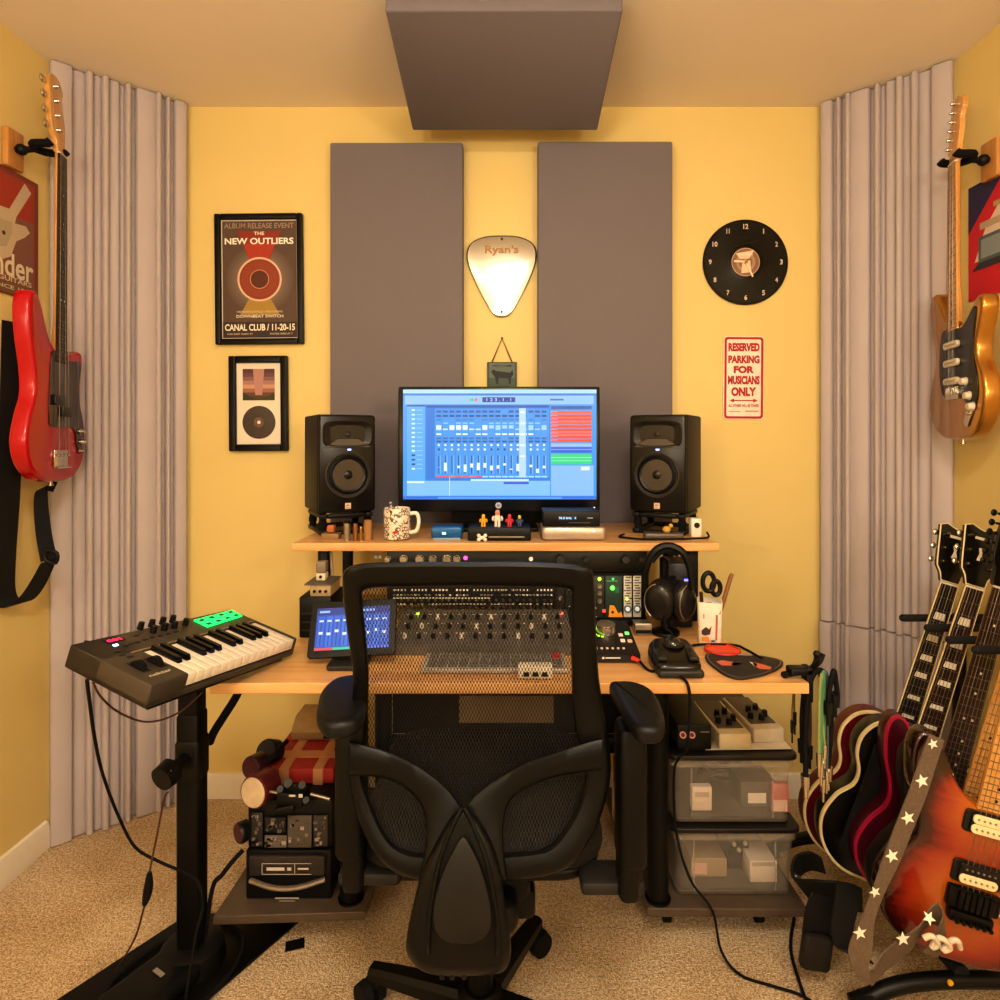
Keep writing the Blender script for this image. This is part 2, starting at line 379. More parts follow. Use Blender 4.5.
# ---------------------------------------------------------------- reserved parking sign
def rrect(w, h, r, n=6):
    o = []
    for sx, sy, a0 in ((1,1,0),(-1,1,90),(-1,-1,180),(1,-1,270)):
        for i in range(n+1):
            a = R(a0+90*i/n); o.append((sx*(w/2-r)+r*math.cos(a), sy*(h/2-r)+r*math.sin(a)))
    return o
T = Thing('parking_sign', 'white metal sign with red lettering reserving musicians parking', 'sign', back_sheet(.8305, YB-.001, 1.479) @ RZ(R(-.4)), None, world=False)
w, h = .143, .293
T.part('plate', MB('#eadfd0').prism(rrect(w, h, .013), .002, .005, .001), mat('sign enamel', '#eee4d6', .35, coat=.3))
m = MB(); o, i_ = rrect(w-.006, h-.006, .011), rrect(w-.022, h-.022, .006); n = len(o); RED = '#b3202a'
m.color(RED).add([(*p, .0056) for p in o]+[(*p, .0056) for p in i_], [(i, (i+1) % n, n+(i+1) % n, n+i) for i in range(n)])
for t, y, tw, th in (('RESERVED', .108, .110, .030), ('PARKING', .065, .110, .028), ('FOR', .029, .072, .026), ('MUSICIANS', -.008, .112, .031), ('ONLY', -.049, .088, .032)):
    m.text(t, 0, y, tw, th, .0057, RED, .055)
m.rect(-.036, -.082, .036, -.078, .0057); m.poly([(-.05, -.08), (-.034, -.073), (-.034, -.087)], .0057); m.poly([(.05, -.08), (.034, -.087), (.034, -.073)], .0057)
m.text('ALL OTHERS WILL BE TOWED', 0, -.098, .108, .010, .0057, RED, .03); m.rect(-.052, -.120, -.012, -.1175, .0057, '#c86a66'); m.rect(.006, -.119, .052, -.1155, .0057, '#c86a66')
m.disc(0, .139, .003, .006, '#6a5a4a', 12)
T.part('lettering', m, PRINT, smooth=0)

# ---------------------------------------------------------------- mirrored pick sign
T = Thing('pick_mirror', "mirrored wall sign shaped like a guitar pick reading Ryan's", 'mirror sign', back_sheet(-.022, YB-.001, 1.838), None, world=False)
pk = [(0, .142), (.06, .138), (.105, .118), (.123, .085), (.12, .045), (.1, -.01), (.065, -.08), (.03, -.135), (0, -.146), (-.03, -.135), (-.065, -.08), (-.1, -.01), (-.12, .045), (-.123, .085), (-.105, .118), (-.06, .138)]
pk = [(p.x, p.y) for p in catmull([(x, y, 0) for x, y in pk], True, 4)]
m = MB(); n = len(pk); rings = []
for k, zz in ((1, .003), (1, .008), (.985, .0100), (.96, .0104), (.5, .0106), (.1, .0107)):
    rings.append([(x*k, .0+y*k, zz) for x, y in pk])
m.loft(rings)
T.part('mirror_face', m, mat('mirror acrylic', '#c4c2bd', .09, 1., var=.01), smooth=60)
m = MB(); m.text("Ryan's", .0, .088, .118, .036, .0112, '#a87a2c', .02)
T.part('lettering', m, vmat('gilt lettering', .5), smooth=0)
pass
for sy in (-1, 1): T.part('screw', MB().cyl((0, sy*.128, .004), (0, sy*.128, .0125), .004), mat('dark steel', '#2c2a28', .4, .8))
# ---------------------------------------------------------------- small hanging plaque
T = Thing('hanging_plaque', 'small slate plaque with a dog silhouette hung on a cord above the monitor', 'plaque', back_sheet(-.021, YB-.001, 1.49), None, world=False)
T.part('board', MB().box((0, 0, .008), (.104, .088, .010), None, .002), mat('slate green board', '#4d564e', .7, var=.15))
m = MB(); m.rect(-.046, -.04, .046, .04, .0135, '#66726a'); m.rect(-.046, -.04, .046, -.012, .0137, '#4b5a50')
m.poly([(-.03, -.002), (-.038, .008), (-.032, .018), (-.02, .012), (.03, .006), (.036, .018), (.04, .0), (.032, -.012), (.03, -.034), (.024, -.034), (.022, -.014), (-.012, -.012), (-.014, -.034), (-.02, -.034), (-.024, -.012)], .0140, '#22262a')
m.text('WELCOME', 0, .03, .07, .008, .0140, '#232a28')
T.part('picture', m, PRINT, smooth=0)
m = MB(); m.tube([(-.036, .042, .01), (0, .128, .008), (.036, .042, .01)], .0022, smooth=0)
T.part('cord', m, mat('brown cord', '#6a4a2a', .8)); 
T.part('nail', MB().cyl((0, .128, 0), (0, .128, .016), .003), mat('dark steel', '#2c2a28', .4, .8))

# ---------------------------------------------------------------- posters on the side walls
T = Thing('tin_sign', 'rusty red tin sign with a cream electric guitar, behind the red bass', 'sign', left_sheet(XL+.001, 1.63, 1.855), None, world=False)
w, h = .44, .36
T.part('plate', MB('#6a2a1c').box((0, 0, .003), (w, h, .004), None, .002), mat('rusty tin', '#7c2f20', .5, .1, var=.3, scale=14))
m = MB(); z = .0056
m.rect(-.215, -.175, .215, .175, z, '#84382a'); m.rect(-.205, -.165, .205, .165, z+.0003, '#8a4a36'); m.rect(-.2, .02, .2, .16, z+.0005, '#a33a26')
m.rect(-.215, -.175, .215, -.145, z+.0006, '#7a5a40'); m.rect(.03, -.14, .2, .05, z+.0006, '#85584a')
bod = [(-.02, -.09), (.06, -.1), (.115, -.07), (.135, -.02), (.165, .0), (.185, .02), (.17, .035), (.13, .03), (.135, .05), (.19, .14), (.165, .16), (.11, .065), (.06, .06), (.03, .08), (.0, .07), (-.01, .04), (.01, .01), (-.03, -.03)]
m.poly([(x, y) for x, y in bod], z+.001, '#c7b49a')
m.poly([(.05, -.06), (.1, -.045), (.12, 0), (.12, .03), (.07, .025)], z+.0014, '#b5a38a'); m.disc(.09, -.01, .006, z+.0018, '#3a2a22', 12); m.disc(.06, .0, .006, z+.0018, '#3a2a22', 12)
m.text('Fender', .092, -.095, .21, .068, z+.002, '#e0d2b8', .02); m.text('GUITARS', .13, -.135, .12, .015, z+.002, '#d8c6aa'); m.text('SINCE 1946', .12, -.158, .15, .012, z+.002, '#d8c6aa')
T.part('printed_face', m, PRINT, smooth=0)
T = Thing('wall_poster', 'red white and navy poster of an amplifier behind the gold guitar', 'poster', right_sheet(XR-.001, 1.62, 1.845), None, world=False)
T.part('sheet', MB().box((0, 0, .002), (.43, .34, .002)), mat('poster stock', '#c9283a', .5))
m = MB(); z = .0036
m.rect(-.215, -.17, .215, .17, z, '#c8202e'); m.poly([(-.215, .17), (-.08, .17), (-.215, .03)], z+.0004, '#2b2350')
m.poly([(-.215, .0), (-.13, .105), (.0, .17), (.215, .17), (.215, .06), (.04, .02), (-.1, -.02), (-.215, -.08)], z+.0003, '#c8202e')
m.poly([(-.19, -.06), (-.15, .03), (-.06, .13), (.215, .155), (.215, -.05)], z+.0006, '#d8c6b8')
m.rect(-.175, -.065, .1, .01, z+.001, '#56626a'); m.rect(-.165, -.055, .09, -.0, z+.0012, '#8a979a'); m.poly([(-.2, -.085), (.1, -.085), (.1, -.065), (-.175, -.065)], z+.0012, '#33343c')
m.rect(-.17, .03, -.02, .05, z+.001, '#b8a48e'); m.rect(-.12, .08, .05, .095, z+.001, '#b09a6a')
m.text('Fender', .02, -.125, .2, .055, z+.0014, '#e8d6cc')
T.part('printed_face', m, PRINT, smooth=0)

# ================================================================ camera, lights, world
cam = bpy.data.cameras.new('camera'); co = bpy.data.objects.new('camera', cam); COL.objects.link(co); S.camera = co
co.location = (0, 0, EYE); co.rotation_euler = (R(90), 0, 0); cam.sensor_width = 36; cam.lens = F/1000*36; cam.shift_x = -.008; cam.shift_y = -.06
cam.clip_start = .02
def area(name, loc, size, e, col, target, shape='DISK'):
    l = bpy.data.lights.new(name, 'AREA'); l.energy = e; l.color = col; l.shape = shape; l.size = size
    o = bpy.data.objects.new(name, l); COL.objects.link(o); o.location = loc
    o.rotation_euler = (V(target)-V(loc)).to_track_quat('-Z', 'Y').to_euler(); return o
WARM = (1, .90, .74)
area('ceiling_light', (.1, -.25, 2.40), .45, 34, WARM, (.1, .3, 0))
area('ceiling_fill', (-.5, -.5, 1.75), .4, 21, WARM, (-.3, -.2, 3))  # added light behind the camera, aimed up to brighten the ceiling
area('front_wall_fill', (.2, -.35, 2.0), .5, 19, (1, .88, .72), (.1, -1.1, 1.9))  # added light: whitens the front wall for soft fill and the mirror's reflection
area('floor_lamp_light', (1.0, -.75, 1.75), .35, 14, WARM, (-.2, 2, 1.2))
area('table_lamp_light', (-1.1, -.7, 1.5), .35, 12, (1, .84, .62), (.2, 2, 1.3))
w = bpy.data.worlds.new('world'); S.world = w; w.use_nodes = True
w.node_tree.nodes['Background'].inputs['Color'].default_value = (1, .8, .6, 1); w.node_tree.nodes['Background'].inputs['Strength'].default_value = .08
S.view_settings.view_transform = 'Standard'; S.view_settings.look = 'None'; S.view_settings.exposure = -.09; S.view_settings.gamma = .86
# ================================================================ the desk
DWOOD = wood('maple laminate', '#c9955c', '#ddb27a', 'X', .38, 7, .15)
DEDGE = wood('maple edge', '#c08a50', '#d3a266', 'X', .4, 7)
BSTEEL = mat('black powder coat', '#0b0a0a', .42, .1, var=.1, spec=.3)
BPLAST = mat('black plastic', '#0d0c0c', .45, var=.12, spec=.35)
DPLAST = mat('dark grey plastic', '#2b2825', .5, var=.1)
RUBB = mat('black rubber', '#0b0a0a', .8, spec=.3)
CHROME = mat('chrome', '#c9c4bc', .18, 1., var=.03)
STEEL = mat('brushed steel', '#a8a196', .34, .85, var=.06)
CREAM = mat('cream enamel', '#d6c8a8', .45, var=.04)
WHITEP = mat('white plastic', '#e4ddd2', .45, var=.03)
COLR = vmat('coloured plastic', .45)
GLOW = vmat('glowing display', .3, emit=1.6)
LEDM = vmat('led light', .3, emit=6.)
DT, DH = .024, .74      # desk top thickness and height
D = Thing('studio_desk', 'maple-topped studio desk with raised shelf and low side platforms', 'desk', (.003, 1.65, 0))
half = [(.641, 1.305), (.637, 1.42), (.57, 1.57), (.54, 1.66), (.54, 2.06)]
top = [(.003+x, y) for x, y in half]+[(.003-x, y) for x, y in reversed(half)]
D.part('tabletop', MB().prism(top, DH-DT, DH, .003), DWOOD)
SZ = .978; 
D.part('upper_shelf', MB().prism([(.577, 1.67), (.577, 2.08), (-.590, 2.08), (-.590, 1.67)], SZ-.023, SZ, .003), DWOOD)
for sx in (-1, 1):
    for y in (1.76, 2.02):
        D.part('shelf_support', MB().box((sx*.53, y, (DH+SZ-.023)/2), (.03, .03, SZ-.023-DH-.0005), None, .004), BSTEEL)
    x = .379 if sx > 0 else -.398
    for y in (1.545, 1.95):
        D.part('leg', MB().cyl((x, y, .1), (x, y, DH-DT), .027, n=24).cyl((x, y, .1), (x, y, .106), .032, n=24).cyl((x, y, DH-DT-.008), (x, y, DH-DT), .045, n=24), BSTEEL)
PLAT = mat('platform laminate', '#55473a', .42, var=.12, scale=30)
for pts in ([(.345, 1.51), (.742, 1.51), (.735, 2.04), (.315, 2.04)], [(-.352, 1.50), (-.718, 1.485), (-.70, 2.04), (-.335, 2.04)]):
    pl = D.part('platform', MB().prism(pts, .078, .1, .004), PLAT)
    cx = sum(p[0] for p in pts)/4
    for y in ((1.6, 1.95) if cx > 0 else (1.78, 1.97)):
        for q in (-.12, .12): D.part('caster', MB().cyl((cx+q-.009, y, .024), (cx+q+.009, y, .024), .024, n=18).box((cx+q, y, .06), (.03, .03, .036)), RUBB, pl)
D.part('modesty_panel', MB().box((0, 1.96, .50), (.74, .016, .36), None, .003), BPLAST)
D.part('cross_bar', MB().box((0, 1.93, .30), (.74, .03, .05), None, .004), BSTEEL)
# grey tray plate under the top, seen through the mesh of the chair
vp = MB('#7a6c5a').box((-.005, 1.942, .405), (.30, .012, .085))
D.part('vent_plate', vp, mat('tan vent plate', '#8d7b62', .6))

# ================================================================ monitor
My = 1.85
T = Thing('monitor', 'wide black computer monitor showing a blue mixing session', 'monitor', (-.027, My+.04, SZ))
def sheet_at(px0, px1, py0, py1, d):    # world rectangle facing the room
    return X(px0, d), X(px1, d), Z(py1, d), Z(py0, d)
x0, x1, z0, z1 = sheet_at(398, 600, 386.5, 512, My); cxm, wm = (x0+x1)/2, x1-x0
hs = MB().box((cxm, My+.018, (z0+z1)/2), (wm, .032, z1-z0), None, .005).box((cxm, My+.045, (z0+z1)/2), (wm*.7, .04, (z1-z0)*.6), None, .012)
T.part('housing', hs, mat('monitor shell', '#0d0e12', .3, var=.05))
st = MB().box((cxm, My+.065, 1.065), (.30, .02, .13), None, .004).box((cxm, My+.075, SZ+.0075), (.24, .12, .011), None, .004)
T.part('stand', st, BPLAST)
sx0, sx1, sz0, sz1 = sheet_at(403, 596.5, 389.5, 499.5, My); W, H = sx1-sx0, sz1-sz0
m = MB().at(back_sheet((sx0+sx1)/2, My+.0008, (sz0+sz1)/2))
def U(u): return (u-.5)*W
def Vv(v): return (.5-v)*H
def sr(u0, v0, u1, v1, col, z=.0): m.rect(U(u0), Vv(v1), U(u1), Vv(v0), z, col)
rnd = random.Random(3)
sr(0, 0, 1, 1, '#3f9ee8', .0); sr(0, 0, 1, .035, '#a8daff', .0002); sr(0, .035, 1, .055, '#3a7fd0', .0002); sr(.01, .055, .985, .135, '#90c4f6', .0002)
sr(.41, .07, .58, .115, '#12449c', .0004); m.text('1 2 3 . 1 . 1', U(.495), Vv(.092), .075, .010, .0006, '#9fd0ff'); sr(.345, .08, .365, .105, '#35d08a', .0006); sr(.37, .08, .385, .105, '#f06a8a', .0006)
sr(.76, .085, .83, .1, '#4a6ea8', .0006); sr(.02, .14, .115, .97, '#5cb0ee', .0003); sr(.02, .14, .115, .155, '#2c5fa8', .0005)
for i in range(14): sr(.045, .18+.041*i, .062, .195+.041*i, '#d8f0ff' if i not in (10, 11, 12) else '#1d3f8a', .0006); sr(.07, .184+.041*i, .1, .19+.041*i, '#a0d4fa', .0006)
sr(.115, .14, .76, .83, '#2f86dc', .0006); sr(.165, .175, .755, .80, '#459eea', .0008); sr(.12, .145, .755, .165, '#1f5cb0', .0008); sr(.12, .165, .165, .81, '#2a80d8', .0008)
for r, (v, hh, c, p) in enumerate(((.19, .022, '#2a64b4', .9), (.23, .02, '#1d56a6', .9), (.265, .02, '#3a86d6', .8), (.30, .012, '#8cc8fa', .9), (.325, .03, '#e6f6ff', .75), (.355, .014, '#c6e6ff', .7), (.40, .012, '#ffffff', .6), (.435, .018, '#2f74c4', .9), (.465, .016, '#1f5aaa', .9))):
    for i in range(17):
        if rnd.random() < p: sr(.172+.034*i, v, .172+.034*i+.026, v+hh, c if not (r in (4, 5) and i > 7) else '#9fd2fb', .001)
for i in range(17):
    u = .172+.034*i
    m.disc(U(u+.013), Vv(.505), .0035, .001, '#e8f8ff', 10); m.disc(U(u+.013), Vv(.545), .0035, .001, rnd.choice(['#bfe2ff', '#174a94', '#ffffff']), 10)
    sr(u+.011, .60, u+.015, .765, '#123f86', .001); sr(u+.02, .60, u+.023, .765, '#8cc6f8', .001); sr(u+.006, .66+.07*rnd.random(), u+.02, .69+.07*rnd.random(), '#f2fbff', .0014)
    sr(u, .785, u+.03, .80, ['#f05a6a', '#f05a6a', '#f07a86'][i % 3] if i < 7 else '#9ad8ff', .0012)
    if i % 2 == 0: sr(u+.031, .18, u+.0325, .80, '#2a78cc', .0012)
sr(.60, .17, .635, .80, '#b6d8f8', .0016)
for i in range(5): sr(.604, .2+.1*i, .63, .215+.1*i, '#e8f6ff', .0018)
for i in range(9): sr(.765, .195+.032*i, .975, .222+.032*i, '#f4593a' if i % 3 else '#ff6a48', .0008); sr(.765, .2+.032*i, .80, .207+.032*i, '#ff9ab0', .001)
sr(.765, .15, .975, .18, '#2f5fae', .0008); sr(.765, .49, .975, .52, '#9fc0ee', .0008); sr(.765, .525, .975, .575, '#2f66d8', .0008); sr(.765, .54, .975, .55, '#7aa6f0', .001)
sr(.765, .585, .975, .68, '#2fd890', .0008); sr(.765, .615, .975, .622, '#8cf0c0', .001); sr(.765, .645, .975, .65, '#8cf0c0', .001); sr(.92, .70, .965, .735, '#dfe8ff', .0008)
sr(.765, .69, .985, .965, '#8cc0f6', .0005); sr(.02, .83, .76, .965, '#86c4f2', .0005); sr(.02, .835, .11, .85, '#e6f4ff', .0007); sr(.35, .815, .65, .83, '#d4ecff', .0012); sr(.52, .84, .65, .86, '#4a5fd0', .0012); sr(.24, .80, .2425, .97, '#eef8ff', .0016)
sr(0, .97, 1, 1, '#2f7ade', .0005); sr(.18, .975, .82, .995, '#5aa4f4', .0007)
T.part('screen', m, vmat('bright screen', .2, emit=1.2), smooth=0)
lg = MB('#b9bcc8').at(back_sheet(X(498.5, My), My+.0012, Z(505.5, My))); lg.disc(0, 0, .0095, 0, '#b9bcd0', 24); lg.text('hp', 0, 0, .008, .010, .0006, '#2a3050', .02)
T.part('logo', lg, vmat('printed mark', .4), smooth=0)
T.part('power_light', MB('#dfe8ff').box((X(594, My), My+.001, Z(508, My)), (.006, .002, .004)), LEDM)

# ================================================================ speakers on stands
def make_speaker(Mx, label):
    T = Thing('studio_monitor_speaker', label, 'speaker', Mx, 'black studio monitor speakers', world=False)
    w, h, d = .170, .291, .205; cab = mat('speaker vinyl', '#1a1614', .5, var=.1, bump=.05, bscale=600); baf = mat('speaker baffle', '#0e0c0b', .3, var=.1)
    T.part('cabinet', MB().box((0, d/2+.012, h/2), (w, d-.012, h), None, .006), cab)
    T.part('baffle', MB().box((0, .009, h/2), (w-.002, .018, h-.002), None, .008), baf)
    # waveguide: a flared recess with a tweeter
    m = MB(); ow, oh = .070, .036; zc = .232
    def rr(a, b, y, n=28): return [(a*math.copysign(abs(math.cos(2*PI*i/n))**.45, math.cos(2*PI*i/n)), y, zc+b*math.copysign(abs(math.sin(2*PI*i/n))**.45, math.sin(2*PI*i/n))) for i in range(n)]
    m.loft([rr(ow+.004, oh+.004, -.0005), rr(ow, oh, -.006), rr(ow-.006, oh-.004, -.0045), rr(.038, .022, .004), rr(.014, .012, .008)])
    wg = T.part('waveguide', m, mat('waveguide plastic', '#1d1917', .22, var=.08))
    T.part('tweeter', MB().ball((0, .0005, zc), .009, sc=(1, .6, 1)), mat('tweeter dome', '#3a332e', .2, .3), wg)
    m = MB(); m.add([(-.068, -.0052, zc-.038), (.068, -.0052, zc-.038), (.03, -.0035, zc-.014), (-.03, -.0035, zc-.014)], [(0, 1, 2, 3)]); T.part('waveguide_lip', m, mat('satin grey plastic', '#4a423c', .3), wg)
    A = T3(0, 0, .112) @ RX(R(90))
    T.part('surround', MB().lathe([(.066, 0), (.066, .004), (.064, .007), (.058, .0065), (.056, .003), (.051, .007), (.046, .004), (.045, -.001)], A, 40), mat('woofer rubber', '#0d0c0c', .35))
    T.part('trim_ring', MB().lathe([(.0665, .003), (.0675, .0072), (.0655, .0085), (.0645, .006)], A, 40, False), mat('satin grey plastic', '#4a423c', .3))
    cn = T.part('woofer_cone', MB().lathe([(.046, .0035), (.03, -.004), (.016, -.009)], A, 36), mat('woofer cone', '#4a433e', .24, .3, var=.05))
    T.part('dust_cap', MB().ball((0, .002, .112), .017, sc=(1, .55, 1)), mat('dust cap', '#191614', .25), cn)
    b = MB().at(back_sheet(0, -.0002, .020)); b.rect(-.009, -.009, .009, .009, .0008, '#c9a68c'); b.rect(-.0075, -.0075, .0075, .0075, .001, '#dfc6b0'); b.text('JBL', 0, .001, .012, .006, .0014, '#5a4030', .03); b.rect(-.005, -.006, .005, -.0045, .0014, '#5a4030')
    T.part('badge', b, vmat('printed mark', .4), smooth=0)
    T.part('power_light', MB('#8f9cff').box((.003, -.0045, .187), (.010, .002, .004)), LEDM)
    return T
def spk_M(s): return T3(*( (-.475, 1.81, 1.0445) if s < 0 else (.442, 1.81, 1.0445))) @ RZ(R(-s*29))
lab = ['black two-way studio speaker standing beside the mug, turned inward', 'black two-way studio speaker standing above the headphones, turned inward']
sp = make_speaker(spk_M(-1), lab[0]); dup(sp.o, spk_M(1), lab[1])
def make_stand(Mx, label):
    T = Thing('speaker_stand', label, 'speaker stand', Mx, 'black isolation speaker stands', world=False)
    for zz, nm in ((.008, 'lower_frame'), (.056, 'upper_frame')):
        m = MB(); 
        for sx in (-1, 1): m.box((sx*.067, .10, zz), (.022, .185, .014), None, .004)
        m.box((0, .184, zz), (.112, .016, .014), None, .004); m.box((0, .018, zz), (.112, .016, .014), None, .004) if nm == 'upper_frame' else m.box((0, .02, zz-.002), (.112, .02, .010), None, .003)
        T.part(nm, m, BPLAST)
    for sx in (-1, 1):
        for y in (.03, .17):
            T.part('post', MB().cyl((sx*.067, y, .001), (sx*.067, y, .065), .0105, n=14).cyl((sx*.067, y, .026), (sx*.067, y, .040), .0125, n=14), RUBB)
def st_M(s):
    q = spk_M(s).copy(); q.translation.z = SZ+.0005; return q
make_stand(st_M(-1), 'black pedestal stand carrying the speaker beside the mug')
make_stand(st_M(1), 'black pedestal stand carrying the speaker above the headphones')

# ================================================================ things on the upper shelf
def pot(px, py0, py1, d, r, m, label, name='slim_canister', cat='canister', grp='small canisters under the speaker', lidm=None):
    zb = SZ+.0005; zt = zb+(py1-py0)*d/F; x = X(px, d)
    T = Thing(name, label, cat, (x, d, zb), grp)
    T.part('body', MB().lathe([(r*.96, 0), (r, .002), (r, zt-zb-.008)], T3(x, d, zb), 18), m)
    T.part('cap', MB().lathe([(r*.92, zt-zb-.009), (r*.92, zt-zb-.001), (r*.8, zt-zb)], T3(x, d, zb), 18), lidm or m)
pot(368, 523, 543, 1.72, .0125, wood('cork tan', '#8a6238', '#a87c4c', 'Z'), 'tan wooden canister, widest of the row under the speaker')
pot(361, 529, 543, 1.71, .0042, mat('brass', '#b08d4a', .3, .9), 'thin brass tube standing between two canisters')
pot(355.5, 526, 543, 1.71, .0072, mat('copper tube', '#9a6a44', .35, .7), 'copper coloured canister next to the thin brass tube')
pot(347, 523, 543, 1.71, .0095, STEEL, 'steel canister with dark cap standing under the speaker', lidm=BPLAST)
bxs = MB('#a8662c').box((X(331, 1.745), 1.75, SZ+.028), (.02, .02, .02), None, .002)
T = Thing('trinket_box', 'small orange and tan trinket box under the speaker by the shelf end', 'box', (X(331, 1.745), 1.75, SZ))
T.part('tray', MB().box((X(331, 1.745), 1.75, SZ+.008), (.05, .035, .015), None, .002), mat('tan card', '#8f7048', .7)); T.part('block', bxs, mat('orange wood', '#b06a2e', .5))
# mug
d = 1.735; mx = X(397, d); zb = SZ+.0008
T = Thing('coffee_mug', 'cream mug with brown scribbles and a red mark', 'mug', (mx, d, zb))
def mug_mat():
    m = bpy.data.materials.new('scribbled glaze'); m.use_nodes = True; nt = m.node_tree; N = nt.nodes; L = nt.links; b = N['Principled BSDF']
    tc = N.new('ShaderNodeTexCoord'); vo = N.new('ShaderNodeTexVoronoi'); vo.feature = 'DISTANCE_TO_EDGE'; vo.inputs['Scale'].default_value = 115
    nz = N.new('ShaderNodeTexNoise'); nz.inputs['Scale'].default_value = 60; nz.inputs['Detail'].default_value = 3
    L.new(tc.outputs['Object'], vo.inputs['Vector']); L.new(tc.outputs['Object'], nz.inputs['Vector'])
    rp = N.new('ShaderNodeValToRGB'); rp.color_ramp.elements[0].color = (*C('#4a2a20'), 1); rp.color_ramp.elements[1].color = (*C('#e2d4c0'), 1); rp.color_ramp.elements[0].position = .05; rp.color_ramp.elements[1].position = .13
    mm = N.new('ShaderNodeMath'); mm.operation = 'MULTIPLY'; mm.inputs[1].default_value = .9
    L.new(vo.outputs['Distance'], mm.inputs[0]); L.new(mm.outputs[0], rp.inputs['Fac'])
    r2 = N.new('ShaderNodeValToRGB'); r2.color_ramp.elements[0].position = .44; r2.color_ramp.elements[1].position = .5
    mx_ = N.new('ShaderNodeMix'); mx_.data_type = 'RGBA'; mx_.inputs['A'].default_value = (*C('#e2d4c0'), 1)
    L.new(nz.outputs['Fac'], r2.inputs['Fac']); L.new(r2.outputs['Color'], mx_.inputs['Factor']); L.new(rp.outputs['Color'], mx_.inputs['B'])
    L.new(mx_.outputs['Result'], b.inputs['Base Color']); b.inputs['Roughness'].default_value = .25; return m
T.part('cup', MB().lathe([(.030, 0), (.036, .003), (.0375, .01), (.0375, .086), (.0355, .089), (.034, .086), (.034, .012), (.001, .008)], T3(mx, d, zb), 32), mug_mat())
T.part('handle', MB().tube([(mx+.036, d, zb+.072), (mx+.056, d, zb+.072), (mx+.062, d, zb+.05), (mx+.055, d, zb+.024), (mx+.036, d, zb+.018)], .0055), WHITEP)
T.part('spoon', MB().cyl((mx-.012, d, zb+.02), (mx-.02, d+.01, zb+.1), .003, n=8).ball((mx-.0205, d+.0105, zb+.1), .006), STEEL)
rm = MB('#b8202a'); rm.ball((mx+.002, d-.0365, zb+.024), .006, sc=(1.3, .25, .8)); T.part('red_mark', rm, mat('red glaze', '#b8202a', .3))
# dark box, its blue light put into the body colour
d = 1.72; x0, x1, z0, z1 = sheet_at(431, 462, 529.5, 544, d)
T = Thing('audio_converter_box', 'small dark box lit blue by a glowing light, in front of the monitor', 'audio device', ((x0+x1)/2, d, SZ))
bl = mat('blue lit metal', '#1d5f9a', .35, .2)
T.part('body', MB().box(((x0+x1)/2, d+.035, SZ+.021), (x1-x0, .07, .030), None, .005), bl)
T.part('foot_plate', MB().box(((x0+x1)/2, d+.035, SZ+.003), (x1-x0-.01, .06, .005)), mat('pale blue base', '#8fb2cc', .4))
T.part('light', MB('#9fd4ff').box((X(444, d), d-.0005, SZ+.019), (.010, .002, .005)), LEDM)
# black box with toy figures
d = 1.70; x0, x1, _, _ = sheet_at(467.5, 531, 0, 0, d); bxh = .036
T = Thing('black_case', 'flat black case with a silver line, carrying four toy figures', 'box', ((x0+x1)/2, d, SZ))
T.part('body', MB().box(((x0+x1)/2, d+.055, SZ+.0005+bxh/2), (x1-x0, .11, bxh), None, .004), BPLAST)
T.part('trim_line', MB().box(((x0+x1)/2+.02, d-.0008, SZ+.012), (.10, .002, .004)), STEEL)
def toy(px, h, body, legs, head, label):
    x = X(px, d+.03); y = d+.025; z = SZ+bxh+.001; k = h/.036; m = COLR
    T = Thing('toy_figure', label, 'toy', (x, y, z), 'toy figures on the black case')
    for s in (-1, 1):
        T.part('leg', MB(legs).box((x+s*.0032*k, y, z+.006*k), (.0055*k, .006*k, .012*k), None, .001).box((x+s*.0032*k, y-.002*k, z+.0015*k), (.0055*k, .009*k, .003*k), None, .0008), m)
        T.part('arm', MB(body).tube([(x+s*.0075*k, y, z+.0215*k), (x+s*.0095*k, y-.001, z+.017*k), (x+s*.009*k, y-.005*k, z+.0135*k)], .0022*k, 6, 3), m)
    b = MB(body); b.loft([[(x+i*q*k, y+j*.003*k, zz) for i, j in ((-1,-1),(1,-1),(1,1),(-1,1))] for q, zz in ((.0068, z+.0125*k), (.0052, z+.0235*k))]); T.part('torso', b, m)
    hd = MB(head).lathe([(.0035*k, 0), (.0048*k, .001), (.0048*k, .008*k), (.0036*k, .0095*k), (.0022*k, .0105*k)], T3(x, y, z+.0238*k), 14)
    hd.color('#201810').ball((x-.0017*k, y-.0046*k, z+.0285*k), .0006*k, 6).ball((x+.0017*k, y-.0046*k, z+.0285*k), .0006*k, 6).box((x, y-.0047*k, z+.0262*k), (.003*k, .0005, .0005)); T.part('head', hd, m)
toy(483.5, .037, '#e0a21c', '#d8981a', '#e8b428', 'yellow toy figure standing at one end of the black case')
toy(497.5, .050, '#d8cfc4', '#cfc6ba', '#c98a6c', 'white toy figure with a tan head, tallest of the four')
toy(509.5, .037, '#c8283a', '#c02434', '#d03a48', 'red toy figure standing on the black case')
toy(519.5, .034, '#33466a', '#2a3450', '#c8c23a', 'dark blue toy figure with a yellow head on the black case')
# white bone shaped charm leaning on the case
d2 = 1.688; bm = MB(); bx_, bz = X(482, d2), Z(541, d2)
for s in (-1, 1): bm.ball((bx_+s*.009, d2, bz+.006), .0055).ball((bx_+s*.009, d2, bz-.0055), .0055)
bm.box((bx_, d2, bz), (.018, .008, .010), None, .003)
bmn = min(p.z for p in bm.v); 
for p in bm.v: p.z += SZ+.0005-bmn
single('bone_charm', bm, WHITEP, 'tiny white bone shaped charm leaning on the black case', 'ornament')
